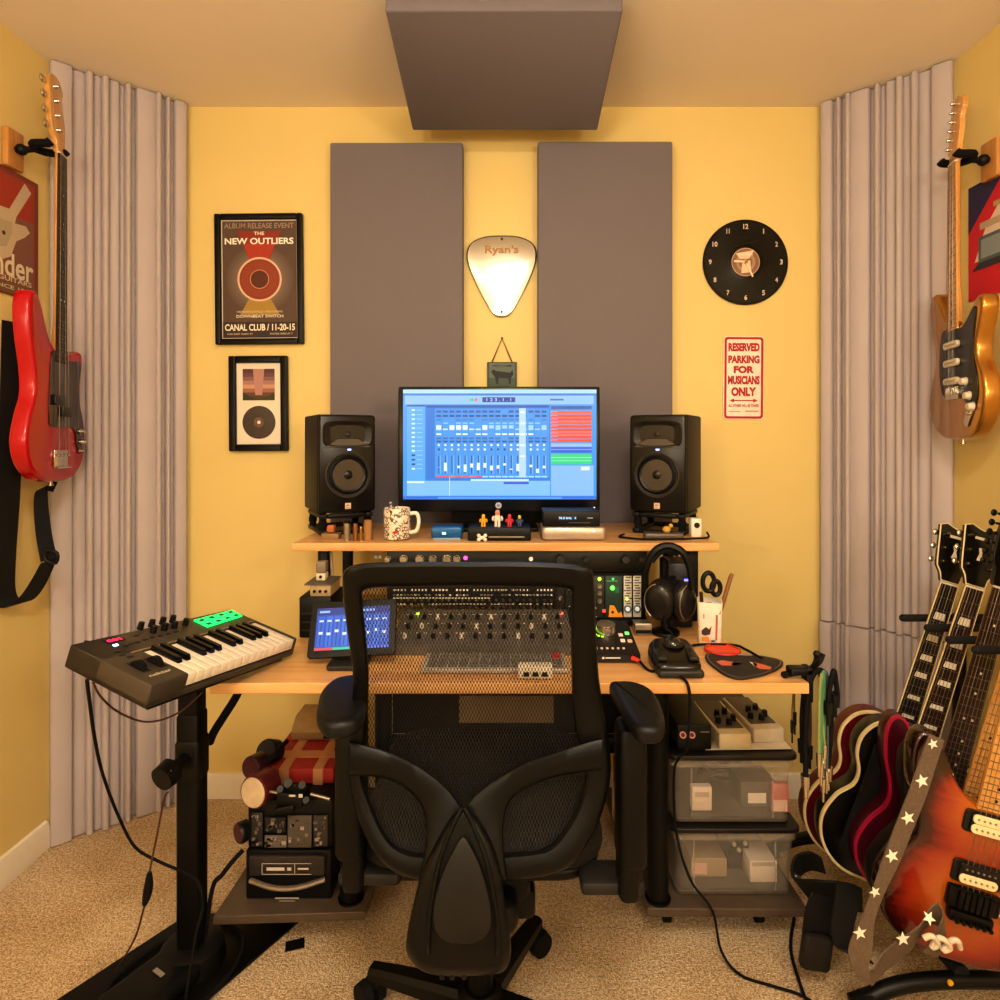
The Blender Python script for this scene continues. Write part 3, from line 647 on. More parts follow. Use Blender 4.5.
# silver drive with a black box on top
d = 1.70; x0, x1, z0, z1 = sheet_at(542, 606, 530.5, 545, d)
T = Thing('silver_drive', 'rounded silver drive box beneath the black display box', 'hard drive', ((x0+x1)/2, d, SZ))
T.part('body', MB().box(((x0+x1)/2, d+.065, SZ+.0205), (x1-x0, .13, .038), None, .010), mat('silver shell', '#b7aa9c', .35, .5))
T.part('light', MB('#dfe6ff').box((X(594, d), d-.001, SZ+.029), (.004, .002, .003)), LEDM)
d = 1.705; x0, x1, z0, z1 = sheet_at(543, 600, 515, 530, d); zb = SZ+.0402
T = Thing('display_box', 'flat black box with a blue lit readout, on the silver drive', 'audio device', ((x0+x1)/2, d, zb))
T.part('body', MB().box(((x0+x1)/2, d+.055, zb+.021), (x1-x0, .11, .042), None, .003), BPLAST)
m = MB().at(back_sheet(X(566, d), d-.0012, zb+.024)); m.rect(-.022, -.006, .03, .006, 0, '#0c1420'); m.text('96.0 kHz', -.002, 0, .036, .007, .0004, '#b8dcff', .03); m.rect(.024, -.003, .028, .003, .0004, '#8fc0ff')
T.part('readout', m, GLOW, smooth=0)
m = MB().at(back_sheet(X(590, d), d-.0012, zb+.024)); m.rect(-.008, -.0012, .008, .0012, 0, '#b0b0ac'); m.rect(-.06, -.014, .0, -.0128, 0, '#77777a'); T.part('printed_marks', m, vmat('printed mark', .4), smooth=0)
# white mini speaker at the shelf end, cable loops
d = 1.76; x0, x1, z0, z1 = sheet_at(691.5, 702, 524, 543, d)
T = Thing('mini_camera', 'small white camera block at the shelf end by the speaker', 'camera', ((x0+x1)/2, d, SZ))
T.part('body', MB().box(((x0+x1)/2, d+.015, SZ+.028), (x1-x0, .03, .055), None, .004), WHITEP)
T.part('lens', MB().cyl(((x0+x1)/2, d+.001, SZ+.036), ((x0+x1)/2, d-.003, SZ+.036), .008, n=18), mat('lens glass', '#2a1a14', .1))
sc = MB(); sc.ball((X(667, 1.74), 1.745, SZ+.026), .010, sc=(1.2, 1, 1)).ball((X(671, 1.74), 1.742, SZ+.037), .0065)
sb = MB().box((X(664, 1.74), 1.75, SZ+.009), (.11, .04, .016), None, .005)
T = Thing('silver_tray', 'low grey tray holding a yellow trinket under the speaker', 'tray', (X(664, 1.74), 1.75, SZ)); T.part('body', sb, mat('grey tray', '#6a5f54', .4, .3)); T.part('trinket', sc, mat('straw yellow', '#c9a24a', .6))
single('shelf_cable', MB().tube([V((X(624, 1.8), 1.8, SZ+.0045)), V((X(620, 1.75), 1.75, SZ+.0045)), V((X(640, 1.71), 1.71, SZ+.0045)), V((X(655, 1.705), 1.705, SZ+.0045)), V((X(690, 1.72), 1.715, SZ+.0045)), V((X(708, 1.74), 1.74, SZ+.0045)), V((X(707, 1.83), 1.83, SZ+.0045))], .0028), RUBB, 'thin black cable curling along the shelf below the speaker', 'cable')
# ================================================================ rack gear between the desk and the shelf
PANEL = mat('rack panel black', '#15130f', .4, .2)
PGREY = mat('rack panel grey', '#6a635a', .45, .3)
PBONE = mat('knob bone', '#d8d0c2', .4)
RF = 1.69   # front of the main rack
def knob(T, px, py, d, r, m=None, L=.014, par=None, cap=None):
    p = P(px, py, d); b = MB(); b.cyl(p, p+V((0, -L*.35, 0)), r*1.12, r*1.05, 16); b.cyl(p+V((0, -L*.35, 0)), p+V((0, -L, 0)), r, r*.86, 16)
    b.box((p.x, p.y-L-.0004, p.z+r*.5), (r*.16, .0012, r*.8)); return T.part('knob', b, m or CHROME, par)
def unit(name, label, cat, x0, x1, z0, z1, d, depth, m, grp=None):
    T = Thing(name, label, cat, ((x0+x1)/2, d, z0), grp)
    T.part('chassis', MB().box(((x0+x1)/2, d+depth/2+.003, (z0+z1)/2), (x1-x0-.01, depth-.006, z1-z0-.002), None, .002), PANEL)
    T.part('faceplate', MB().box(((x0+x1)/2, d+.002, (z0+z1)/2), (x1-x0, .004, z1-z0-.001), None, .001), m)
    return T
rx0, rx1 = -.335, .385
zb = DH+.0008; z1a, z1b = zb+.152, zb+.210
# upper unit: preamp with silver knobs (a row just below the shelf)
T = unit('preamp_unit', 'black rack preamp with a row of silver knobs right under the shelf', 'rack unit', rx0, rx1, z1a+.0006, SZ-.0255, RF, .25, PANEL)
for px, r in ((388, .008), (404, .011), (420, .012), (433, .011), (447, .012), (457, .010)): knob(T, px, 559, RF, r)
for px, r in ((560, .013), (585, .007), (625, .012), (640, .006)): knob(T, px, 559, RF, r, DPLAST)
T.part('switch', MB().cyl(P(531, 559, RF), P(531, 559, RF-.006), .006), WHITEP)
T.part('indicator', MB('#ff3a9a').ball(P(465.5, 558, RF-.001), .0055), LEDM)
m = MB('#8a8378')
for px in (376, 380): m.box(P(px, 557, RF-.0004), (.008, .001, .008))
T.part('printed_marks', m, vmat('printed mark', .4), smooth=0)
# main bay: patchbay plus modules
T = unit('patch_bay', 'black rack patch bay with rows of pale sockets behind the chair mesh', 'rack unit', rx0, .132, zb+.062, z1a, RF, .22, PANEL)
rnd = random.Random(5); m = MB()
xs0, xs1 = rx0+.02, .12
for r, (py, c, hh) in enumerate(((590, '#c9c2b6', .005), (595, '#8d867c', .004), (604, '#a59e92', .004), (611, '#6a645c', .003))):
    for i in range(46):
        if rnd.random() < .8: 
            x = xs0+(xs1-xs0)*i/45; m.color(c if rnd.random() < .7 else '#e8e2d6').box((x, RF-.0006, Z(py, RF)), (.006, .001, hh))
for i in range(30): m.color('#d8d2c6').box((xs0+.009*i, RF-.0006, Z(598, RF)), (.006, .001, .0035))
T.part('printed_marks', m, vmat('printed mark', .4), smooth=0)
for r in range(2):
    jk = MB()
    for i in range(24):
        x = xs0+(xs1-xs0)*i/23; zz = Z((600, 607.5)[r], RF); jk.cyl((x, RF, zz), (x, RF-.003, zz), .0042, n=8)
    T.part('socket_row', jk, mat('socket metal', '#5a554c', .35, .6))
# modules at the lit end
T = Thing('module_rack', 'black modular rack of narrow coloured modules with green and red lights', 'rack unit', (.26, RF, zb+.03), None)
T.part('case', MB().box((.2585, RF+.11, (zb+.012+z1a)/2), (.249, .206, z1a-zb-.013), None, .002), PANEL)
T.part('rail', MB().box((.2585, RF+.001, z1a-.004), (.249, .01, .007)).box((.2585, RF+.001, zb+.021), (.249, .01, .016)), BSTEEL)
def module(px0, px1, colr, py0=573, py1=621):
    x0, x1, z0, z1 = sheet_at(px0, px1, py0, py1, RF); b = MB(colr).box(((x0+x1)/2, RF+.003, (z0+z1)/2), (x1-x0-.0015, .006, z1-z0), None, .0008)
    return T.part('module', b, COLR)
def led(par, px, py, c, r=.004): T.part('light', MB(c).ball(P(px, py, RF-.002), r, 10), LEDM, par)
def marks(par, L):
    m = MB()
    for px, py, w, h, c in L: m.color(c).box(P(px, py, RF-.0006), (w, .001, h))
    T.part('printed_marks', m, vmat('printed mark', .4), par, smooth=0)
for k in range(4):
    a = module(556+9*k, 564.5+9*k, '#1d1c1c')
    for j in range(4): knob(T, 560+9*k, 578+10*j, RF, .0055, DPLAST if (j+k) % 2 else CHROME, .010, a)
a = module(593, 604.5, '#2a2a26'); led(a, 599.5, 579, '#a6ff30', .0045); 
for py in (586, 593, 601): knob(T, 599.5, py, RF, .006, STEEL, .010, a)
marks(a, [(595, 608, .006, .006, '#d8d0c0'), (595, 617, .010, .003, '#e0d8c8')]); led(a, 604, 611, '#ff2a2a', .0045)
a = module(605, 622.5, '#1f3a33'); led(a, 612.5, 588, '#50ff40', .006); led(a, 613, 579, '#2aa03a', .003)
marks(a, [(614, 574, .040, .004, '#d8a27c'), (612, 581, .03, .003, '#5a9a78'), (617, 590, .012, .016, '#2f6a58')])
m = MB('#e59a2a').at(back_sheet(X(615.5, RF), RF-.0004, Z(612, RF))); m.poly([(-.02, -.019), (.022, -.019), (.016, .002), (.008, -.004), (-.004, .018), (-.016, .02)], .0008); m.disc(-.008, 0, .004, .0014, '#3a2410', 10)
T.part('orange_plate', m, COLR, a, smooth=0)
for px0, px1, n in ((623.5, 632, 0), (633, 641.5, 1)):
    a = module(px0, px1, '#d2ccc0'); pm = (px0+px1)/2
    L = [(pm-.5+(j % 2), 575+2.6*j, .013 if j % 3 else .018, .0028, '#3c3a36') for j in range(12)]
    marks(a, L)
    T.part('dial', MB('#2a4a6a').cyl(P(pm, 609, RF), P(pm, 609, RF-.006), .0105, n=20).color('#cfe0ea').cyl(P(pm, 609, RF-.006), P(pm, 609, RF-.0075), .0062, n=18), COLR, a)
    if n == 0: led(a, 627, 599, '#d6ff3a', .003)
# silver line mixer below, sloped face
y0, y1 = 1.47, 1.66; x0, x1 = -.285, .160
T = Thing('line_mixer', 'grey desktop mixer with rows of pale knobs, behind the chair mesh', 'mixer', ((x0+x1)/2, y0, DH))
prof = [(y0, zb), (y0, zb+.022), (y1, zb+.058), (y1, zb)]
T.part('body', MB().loft([[V((x, y, z)) for y, z in prof] for x in (x0, x1)]), PGREY)
A = MX.Translation((x0, y0, zb+.0225)) @ RX(math.atan2(.036, .19))
rnd = random.Random(9); m = MB()
for r in range(3):
    for i in range(22): m.color(rnd.choice(['#c2bbb0', '#e4ded2', '#8e877c'])).box((.02+i*(x1-x0-.04)/21, .045+.05*r+.018, .0004), (.008, .003, .0006), None)
m2 = MB().at(A); m2.v = [A @ p for p in m.v]; m2.f = m.f; m2.c = m.c
T.part('printed_marks', m2, vmat('printed mark', .4), smooth=0)
for r in range(3):
    for i in range(12):
        b = MB().at(A); px_ = .03+i*(x1-x0-.06)/11; py_ = .04+.05*r; b.cyl((px_, py_, 0), (px_, py_, .011), .0058, .0048, 12)
        T.part('knob', b, BPLAST if (i*7+r*5) % 4 else PBONE)
for i, c in ((0, '#b8ff3a'), (11, '#ff4a3a')):
    T.part('light', MB(c).at(A).ball((.03+i*(x1-x0-.06)/11+.014, .165, .002), .0035, 8), LEDM)
# computer keyboard at the front edge
T = Thing('computer_keyboard', 'small pale computer keyboard near the desk front behind the chair mesh', 'keyboard', (-.03, 1.40, DH))
T.part('case', MB().box((-.03, 1.405, zb+.006), (.33, .105, .011), None, .003), mat('pale aluminium', '#b4aca0', .4, .3))
for r in range(4):
    for c in range(13):
        T.part('key', MB().box((-.172+.0237*c, 1.372+.0225*r, zb+.0135), (.020, .019, .005), None, .0015), mat('key plastic', '#6c655c', .5) if (c, r) not in ((12, 3), (12, 2)) else mat('red key', '#a03a34', .5))
T = Thing('dongle_box', 'small white connector box with dark sockets on the desk behind the chair mesh', 'adapter', (X(535, 1.345), 1.345, DH))
x = X(535, 1.345); T.part('body', MB().box((x, 1.338, zb+.014), (.075, .03, .027), None, .003), WHITEP)
for k in (-1, 0, 1): T.part('socket', MB().box((x+.02*k, 1.3225, zb+.011), (.012, .002, .009)), BPLAST)

# ================================================================ small gear stacked at the near left of the shelf support
T = Thing('interface_stack_box', 'black upright box at the desk end, under the shelf', 'audio device', (-.56, 1.62, DH))
x0, x1 = X(299, 1.60), X(331, 1.60)
T.part('body', MB().box(((x0+x1)/2, 1.66, (zb+Z(597, 1.6))/2), (x1-x0, .12, Z(597, 1.6)-zb), None, .004), BPLAST)
b = MB(); 
for k in range(3): b.box(((x0+x1)/2, 1.5995, zb+.02+.022*k), (x1-x0-.012, .002, .004))
T.part('vent_slot', b, DPLAST)
zt = Z(597, 1.6)+.0006
T = Thing('stomp_box', 'tan pedal box with three dark sockets on the black upright box', 'pedal', ((x0+x1)/2+.008, 1.63, zt))
T.part('body', MB().box(((x0+x1)/2+.012, 1.65, zt-.002+.016), (.055, .09, .03), None, .003), mat('tan pedal', '#b49c78', .5, .2))
for k in (-1, 0, 1): T.part('socket', MB().cyl(((x0+x1)/2+.012+.015*k, 1.605, zt+.013), ((x0+x1)/2+.012+.015*k, 1.602, zt+.013), .004, n=12), BPLAST)
T.part('cap_plate', MB().box(((x0+x1)/2+.006, 1.65, zt+.031), (.07, .10, .003)), PGREY)
d = 1.66; zt2 = zt+.0332; x = X(320, 1.63)
T = Thing('wall_wart', 'grey and white power block standing on the tan pedal box', 'power adapter', (x, d-.02, zt2))
T.part('body', MB().box((x, d-.01, zt2+.036), (.026, .03, .03), None, .003), mat('warm grey plastic', '#857766', .5)); T.part('base', MB().box((x, d-.01, zt2+.0105), (.026, .03, .02), None, .003), mat('pale plastic', '#d0c2ac', .5))
T.part('dot', MB().cyl((x, d-.025, zt2+.011), (x, d-.0265, zt2+.011), .004), BPLAST)
single('grey_cable', MB().tube([P(331, 552, 1.735), P(332, 570, 1.72), P(333, 588, 1.72), P(329, 596, 1.72), P(327, 604, 1.74)], .0042), mat('pale grey cable', '#a08c72', .6), 'pale grey cable dropping from the shelf beside the support', 'cable')
# tablet controller on a stand
T = Thing('tablet', 'black tablet showing blue mixer faders, propped on a desk stand', 'tablet', (X(352, 1.42), 1.44, DH))
ta, tb, tc_, td = P(304, 604, 1.455), P(388, 600, 1.465), P(404, 652, 1.405), P(315, 657, 1.40)
u = ((tb-ta)+(tc_-td)).normalized(); v = ((ta-td)+(tb-tc_)); v = (v-u*v.dot(u)).normalized(); n = u.cross(v)
cen = (ta+tb+tc_+td)/4; W = ((tb-ta).length+(tc_-td).length)/2; H = ((ta-td).length+(tb-tc_).length)/2
A = MX(((u.x, v.x, n.x, cen.x), (u.y, v.y, n.y, cen.y), (u.z, v.z, n.z, cen.z), (0, 0, 0, 1)))
T.part('case', MB().at(A).prism(rrect(W, H, .008), -.012, 0, .002), BPLAST)
m = MB().at(A); a, b = W*.85, H*.75; m.rect(-a/2, -b/2, a/2, b/2, .0006, '#1350b4')
m.rect(-a/2, b/2-.016, a/2, b/2, .0008, '#0e3a90'); m.rect(-a/2+.006, b/2-.011, -a/2+.03, b/2-.006, .001, '#9cc4ff'); m.rect(.01, b/2-.011, .05, b/2-.006, .001, '#8cb4f8')
m.rect(-a/2, -b/2, -a/4, -b/2+.006, .001, '#e0506a'); m.rect(-a/4, -b/2, 0, -b/2+.006, .001, '#3ac8a0'); m.rect(0, -b/2, a/2, -b/2+.006, .001, '#4a7ae8')
for i in range(9):
    xx = -a/2+.012+i*(a-.024)/8; m.rect(xx-.0075, -b/2+.008, xx+.0075, b/2-.019, .0007, '#2a74dc' if i % 2 else '#226ad2')
    m.rect(xx-.0008, -b/2+.010, xx+.0008, b/2-.03, .001, '#08265e'); m.rect(xx-.005, b/2-.032, xx+.005, b/2-.028, .0012, '#dcecff'); q = -b/2+.032+.012*random.random(); m.rect(xx-.0045, q, xx+.0045, q+.006, .0014, '#eaf4ff')
T.part('screen', m, vmat('bright screen', .2, emit=1.2), smooth=0)
foot = MB().prism(rrect(.085, .09, .01), 0, .010, .002, T3(X(343, 1.36), 1.415, zb)).prism(rrect(.06, .05, .01), .012, .03, .004, T3(X(343, 1.38), 1.44, zb-.002))
neck = MB().cyl((X(348, 1.42), 1.45, zb+.01), tuple(cen+n*-.01), .012)
T.part('stand_foot', foot, DPLAST); T.part('stand_neck', neck, BPLAST)

# ================================================================ gear at the other end of the desk
# monitor controller
d = 1.42; x0, x1 = .170, X(640.5, d); yb = 1.585; zf, zk = .019, .050
T = Thing('monitor_controller', 'dark desktop controller with a big dial and green lights', 'audio controller', ((x0+x1)/2, d, DH))
pr = [(d, zb+.002), (d, zb+zf), (yb, zb+zk), (yb, zb+.002)]
T.part('body', MB().loft([[V((x, y, z)) for y, z in pr] for x in (x0, x1)]), mat('controller shell', '#26221f', .4, .3))
al = math.atan2(zk-zf, yb-d); A = MX.Translation((x1, d, zb+zf)) @ RX(al)
m = MB().at(A)
T.part('dial', MB().at(A).cyl((-.062, .115, 0), (-.062, .115, .018), .026, .023, 28).cyl((-.062, .115, .018), (-.062, .115, .019), .018, n=24), mat('dial metal', '#c4b6ac', .25, .9))
m.color('#9bff3a')
for k in range(9):
    a = R(120+16*k); m.box((-.062+.036*math.cos(a), .112+.030*math.sin(a), .0006), (.006, .004, .001))
T.part('level_lights', m, vmat('led ring', .3, emit=3.), smooth=0)
for xx, yy, c in ((-.03, .09, '#e0b8a8'), (-.013, .098, '#8affa0'), (-.013, .06, '#d8a890'), (-.03, .062, '#d8c8b8'), (-.1, .06, '#e8f0a0')): T.part('button', MB(c).at(A).box((xx, yy, .002), (.011, .011, .004), None, .001), vmat('lit button', .4, emit=.35))
b = MB('#d8ccbe').at(A)
for k in range(7): b.cyl((-.112+.013*k, .028, 0), (-.112+.013*k, .028, .002), .0034, n=10)
T.part('button_row', b, COLR)
m = MB('#d8d2c8').at(back_sheet(X(611, d), d-.0006, zb+.012)); m.disc(-.018, 0, .003, 0, '#d8d2c8', 12); m.rect(-.013, -.0015, .022, .0015); T.part('printed_marks', m, vmat('printed mark', .4), smooth=0)
T.part('plug', MB().cyl(P(632, 658, 1.417), P(640, 661, 1.405), .006, .004, 10), mat('red plug', '#c83224', .4))
single('controller_cable', MB().tube([P(640, 661.5, 1.400), V((X(648, 1.37), 1.37, zb+.003)), V((X(656, 1.365), 1.36, zb+.003)), V((X(668, 1.36), 1.352, zb+.0035))], .003), RUBB, 'short black cable running from the controller plug toward the trackball', 'cable')
# silver box behind
d = 1.62; x0, x1 = X(635, d), X(652, d)
T = Thing('silver_preamp_box', 'little silver box with dark front between the controller and the headphones', 'audio device', ((x0+x1)/2, d, DH))
T.part('body', MB().box(((x0+x1)/2, d+.02, zb+.016), (x1-x0, .04, .031), None, .002), STEEL); T.part('front_strip', MB().box(((x0+x1)/2, d-.0005, zb+.010), (x1-x0-.004, .002, .009)), BPLAST)
# dark tower with blue light
d = 1.685; x0, x1 = X(668, d), X(693, d)
T = Thing('drive_tower', 'dark upright drive tower with a blue light behind the headphones', 'hard drive', ((x0+x1)/2, d, DH))
T.part('body', MB().box(((x0+x1)/2, d+.05, zb+.09), (x1-x0, .10, .178), None, .005), mat('tower shell', '#2a2632', .35))
T.part('front_grille', MB().box((x0+.012, d-.001, zb+.08), (.018, .002, .13)), BPLAST)
T.part('light', MB('#5a5cff').box((X(687, d), d-.0012, Z(580, d)), (.016, .002, .006)), LEDM)
# headphones on a stand
d = 1.60; hx = X(669, d)
T = Thing('headphones', 'black over-ear headphones hung on a small stand', 'headphones', (hx, d, DH+.04))
def hp(px, py, dd=0.): return P(px, py, d+dd)
T.part('headband', MB().tube([hp(646, 592, .02), hp(646, 570, .01), hp(655, 551), hp(669, 546), hp(683, 553, -.01), hp(690, 570, -.01), hp(692, 590, -.01)], lambda t: .0075+.003*math.sin(PI*t)), BPLAST)
T.part('headband_pad', MB().tube([hp(652, 562), hp(660, 553), hp(669, 551), hp(678, 555)], .006), RUBB)
for (px, py, yaw, nm) in ((659, 601, -28, 'a'), (685, 602, 38, 'b')):
    A = T3(*hp(px, py)) @ RZ(R(yaw)) @ RX(R(90))
    e = T.part('ear_cup', MB().at(A @ MX.Diagonal((.78, 1, 1, 1))).lathe([(.030, -.022), (.048, -.018), (.052, -.006), (.050, .004), (.040, .014), (.022, .018), (.001, .018)], n=28), mat('cup plastic', '#1d1a19', .28, .1))
    T.part('ear_pad', MB().at(A @ MX.Diagonal((.8, 1, 1, 1))).lathe([(.028, -.038), (.044, -.042), (.053, -.034), (.053, -.024), (.045, -.020), (.028, -.022)], n=28, caps=False), RUBB, e)
    T.part('trim_arc', MB().at(A @ MX.Diagonal((.78, 1, 1, 1))).tube([(.046*math.cos(R(a)), .046*math.sin(R(a)), .010) for a in range(100, 260, 20)], .002), STEEL, e)
T = Thing('headphone_stand', 'black upright stand holding the headphones', 'stand', (hx, d+.03, DH))
T.part('pole', MB().cyl((hx, d+.055, zb), (hx, d+.055, Z(562, d)), .007, n=14), BSTEEL)
T.part('base', MB().lathe([(.036, 0), (.038, .004), (.036, .009), (.001, .012)], T3(hx, d+.035, zb), 28), BSTEEL)
T.part('yoke', MB().tube([(hx, d+.055, Z(562, d)), (hx, d+.02, Z(561, d)), (hx, d-.012, Z(561, d))], .006), BSTEEL)
single('headphone_cable', MB().tube([hp(664, 616, -.02), hp(666, 628, -.03), V((X(670, 1.56), 1.565, zb+.03)), V((X(678, 1.55), 1.55, zb+.005)), V((X(684, 1.53), 1.52, zb+.005)), V((X(700, 1.56), 1.535, zb+.005)), V((X(735, 1.52), 1.53, zb+.005)), V((X(750, 1.47), 1.50, zb+.005)), V((X(763, 1.43), 1.435, zb+.005))], .003), RUBB, 'black cable trailing from the headphones past the pick mat', 'cable')
# cup of pens
d = 1.575; cxp = X(709.5, d); hcup = Z(600, d)-zb
T = Thing('pen_cup', 'white square pen cup with red and dark drawings', 'cup', (cxp, d, DH))
A = T3(cxp, d, zb) @ RZ(R(-16)); wv = .062
b = MB().at(A); ring = lambda w, z: [(p[0], p[1], z) for p in rrect(w, w, .010)]
b.loft([ring(wv*.86, 0), ring(wv*.9, .002), ring(wv, hcup), ring(wv-.006, hcup), ring(wv*.82, .006)]); T.part('body', b, mat('glazed white', '#ece2d4', .3))
m = MB().at(A @ back_sheet(0, -wv*.475-.0012, hcup/2) @ RX(R(-2.2)))
m.poly([(.008, .045), (.024, .046), (.026, .028), (.016, .022), (.006, .03)], .0004, '#c2383a'); m.poly([(.014, .024), (.019, .024), (.017, -.04), (.013, -.04)], .0004, '#b05a4a'); m.poly([(-.02, -.018), (-.01, -.008), (-.002, -.014), (.004, -.004), (.0, -.026), (-.012, -.03), (-.02, -.027)], .0004, '#3a2a22'); m.poly([(-.02, -.034), (-.004, -.032), (.0, -.044), (-.02, -.044)], .0004, '#d88a2a'); m.rect(.003, -.044, .012, -.04, .0004, '#4a3a30'); m.poly([(-.018, .04), (-.012, .042), (-.013, .012), (-.017, .012)], .0004, '#b89a86')
T.part('printed_art', m, PRINT, smooth=0)
def cup_item(name, mb, m_, label, cat): return single(name, mb, m_, label, cat, 'tools in the pen cup' if cat == 'pen' else None)
zc0 = zb+.012
cup_item('marker_pen', MB().cyl((cxp+.012, d+.008, zc0), tuple(P(731, 576, d)), .0055).cyl(tuple(P(731, 576, d)), tuple(P(732.5, 573.5, d)), .0055, .004), mat('tan pen barrel', '#8a5f3e', .4), 'tan marker pen leaning out of the pen cup', 'pen')
cup_item('dark_pen', MB().cyl((cxp-.012, d+.004, zc0), tuple(P(701, 592, d)), .0045), mat('dark red pen', '#3a1a1a', .4), 'short dark pen at the corner of the pen cup', 'pen')
sc = Thing('scissors', 'scissors with black loop handles standing in the pen cup', 'scissors', (cxp, d, zc0))
for q, (px, py, s) in enumerate(((708.5, 582, 8), (716, 588, 6))):
    c0 = P(px, py, d+.004); rr_ = s*d/F
    sc.part('handle', MB().tube([c0+V((.72*rr_*math.cos(R(a)), .0, rr_*1.15*math.sin(R(a)))) for a in range(0, 360, 30)], .0062, closed=True), BPLAST)
    sc.part('blade', MB().box(tuple(V((cxp+.004*q-.002, d+.004, zc0+.045))), (.009, .0016, .085)), STEEL)
# trackball
fx0, fx1 = X(656, 1.335), X(705, 1.335)
T = Thing('trackball', 'black trackball mouse with a large glossy ball and wrist pad', 'trackball', ((fx0+fx1)/2, 1.335, DH)); xm = (fx0+fx1)/2; wd = fx1-fx0
b = MB(); rg = []
for z_, k, f in ((0, .97, 0), (.012, 1, 0), (.024, 1.0, 0), (.034, .96, .3), (.040, .86, .8), (.042, .74, 1.0)):
    rg.append([(xm+x*k, 1.388+y*k, zb+z_*(1+.35*(y/.05))) for x, y in rrect(wd*.98, .10, .024)])
b.loft(rg); T.part('body', b, mat('trackball shell', '#0f0d0c', .25, coat=.3, spec=.4))
T.part('wrist_pad', MB().box((xm, 1.3345, zb+.009), (wd*.94, .022, .017), None, .006), mat('wrist pad vinyl', '#25211e', .4))
T.part('ball', MB().ball((xm+.004, 1.412, zb+.043), .021, 24), mat('gloss black ball', '#0c0b0b', .06, coat=1.))
T.part('ring', MB().lathe([(.022, .044), (.027, .046), (.028, .050), (.0225, .051)], T3(xm+.004, 1.412, zb), 32, False), mat('ring dark', '#2b2724', .25))
for q in (-1, 1): T.part('button', MB().box((xm+q*wd*.33, 1.372, zb+.037), (.022, .05, .010), RX(.12), .004), mat('trackball button', '#2b2725', .25))
single('trackball_cable', MB().tube([V((xm-.002, 1.320, zb+.005)), V((X(684, 1.31), 1.308, zb+.006)), V((X(689, 1.29), 1.296, .738)), V((X(690, 1.295), 1.296, .70)), V((X(688, 1.3), 1.31, .60)), V((X(678, 1.43), 1.42, .52)), V((X(674, 1.5), 1.50, .44)), V((X(676, 1.5), 1.50, .30)), V((X(690, 1.5), 1.500, .18)), V((X(712, 1.5), 1.498, .105)), V((X(724, 1.45), 1.47, .03)), V((X(742, 1.42), 1.43, .006)), V((X(775, 1.40), 1.40, .005)), V((X(812, 1.35), 1.37, .005)), V((X(855, 1.3), 1.28, .005))], .0032), RUBB, 'long black cable hanging from the trackball past the bins to the carpet', 'cable')
# red coiled ring and the pick shaped mat
T = Thing('red_coaster', 'flat red oval coaster behind the trackball', 'coaster', (X(722, 1.5), 1.50, DH)); 
T.part('disc', MB().lathe([(.042, 0), (.043, .002), (.042, .004), (.001, .004)], T3(X(722, 1.5), 1.498, zb), 32), mat('coral red', '#d8452e', .5)); T.part('rim', MB().tube([(X(722, 1.5)+.041*math.cos(R(a)), 1.498+.041*math.sin(R(a)), zb+.005) for a in range(0, 360, 20)], .002, closed=True), mat('dark coral', '#b8361f', .5))
pts = [(706, 656), (722, 654), (745, 655.5), (768, 658.5), (781, 662), (783, 666), (777, 671), (764, 676.5), (750, 679.5), (738, 680.5), (726, 677), (716, 670.5), (707.5, 663)]
def desk_pt(px, py, z=0.): 
    q = (EYE-DH-z)*F/(py-CY); return V((X(px, q), q, DH+z))
pw = [desk_pt(*p) for p in pts]; po = [(p.x, p.y) for p in catmull(pw, True, 4)]
cxm = sum(p[0] for p in po)/len(po); cym = sum(p[1] for p in po)/len(po)
T = Thing('mouse_mat', 'black pick-shaped mat with pale and red flame marks by the desk end', 'mouse mat', (cxm, cym, DH))
T.part('pad', MB().prism(po, zb, zb+.004, .001), mat('mat rubber', '#2a2421', .7, var=.2))
m = MB('#8c8178'); n = len(po); inn = [(cxm+(x-cxm)*.93, cym+(y-cym)*.93) for x, y in po]
m.add([(*p, zb+.0046) for p in [(cxm+(x-cxm)*.945, cym+(y-cym)*.945) for x, y in po]]+[(*p, zb+.0046) for p in inn], [(i, (i+1) % n, n+(i+1) % n, n+i) for i in range(n)])
for pl, c in (([(716, 664), (722, 662.5), (734, 664.5), (742, 666), (733, 668), (722, 668)], '#c8604a'), ([(734, 664.5), (742, 666), (733, 668), (731, 666)], '#d8c8b8'), ([(752, 664.5), (758, 665.5), (772, 669.5), (770, 672), (760, 671.5), (755, 669)], '#c8604a'), ([(749, 664), (757, 666), (757, 669), (754, 668)], '#d8c8b8'), ([(738, 656), (752, 656.5), (752, 658), (738, 657.5)], '#9a8f86')):
    q = [desk_pt(*p) for p in pl]; m.poly([(p.x, p.y) for p in q], zb+.0048, c)
T.part('printed_marks', m, vmat('printed mark', .4), smooth=0)

# ================================================================ cable hook at the desk end
d = 1.33; hxx = X(812, d)
T = Thing('cable_hook', 'black cable hook clamped to the desk end', 'hook', (hxx-.02, d, DH))
T.part('clamp_arm', MB().tube([desk_pt(783, 675, .008), desk_pt(797, 672, .012), V((hxx, d+.0, DH+.022))], .0075, 8, 4), BPLAST)
T.part('prong', MB().tube([V((hxx, d, DH+.022)), V((hxx+.004, d-.01, DH+.04)), V((hxx+.004, d-.014, DH+.058))], .006).ball((hxx+.004, d-.014, DH+.058), .008), BPLAST)
T.part('prong', MB().tube([V((hxx, d, DH+.022)), V((hxx+.022, d+.01, DH+.034)), V((hxx+.030, d+.012, DH+.05))], .0055), BPLAST)
T.part('jaw', MB().box((.003+.641+.008, d, DH-.01), (.014, .03, .075), None, .003).box((.003+.641-.008, d, DH+.018), (.05, .03, .016), None, .004), BPLAST)
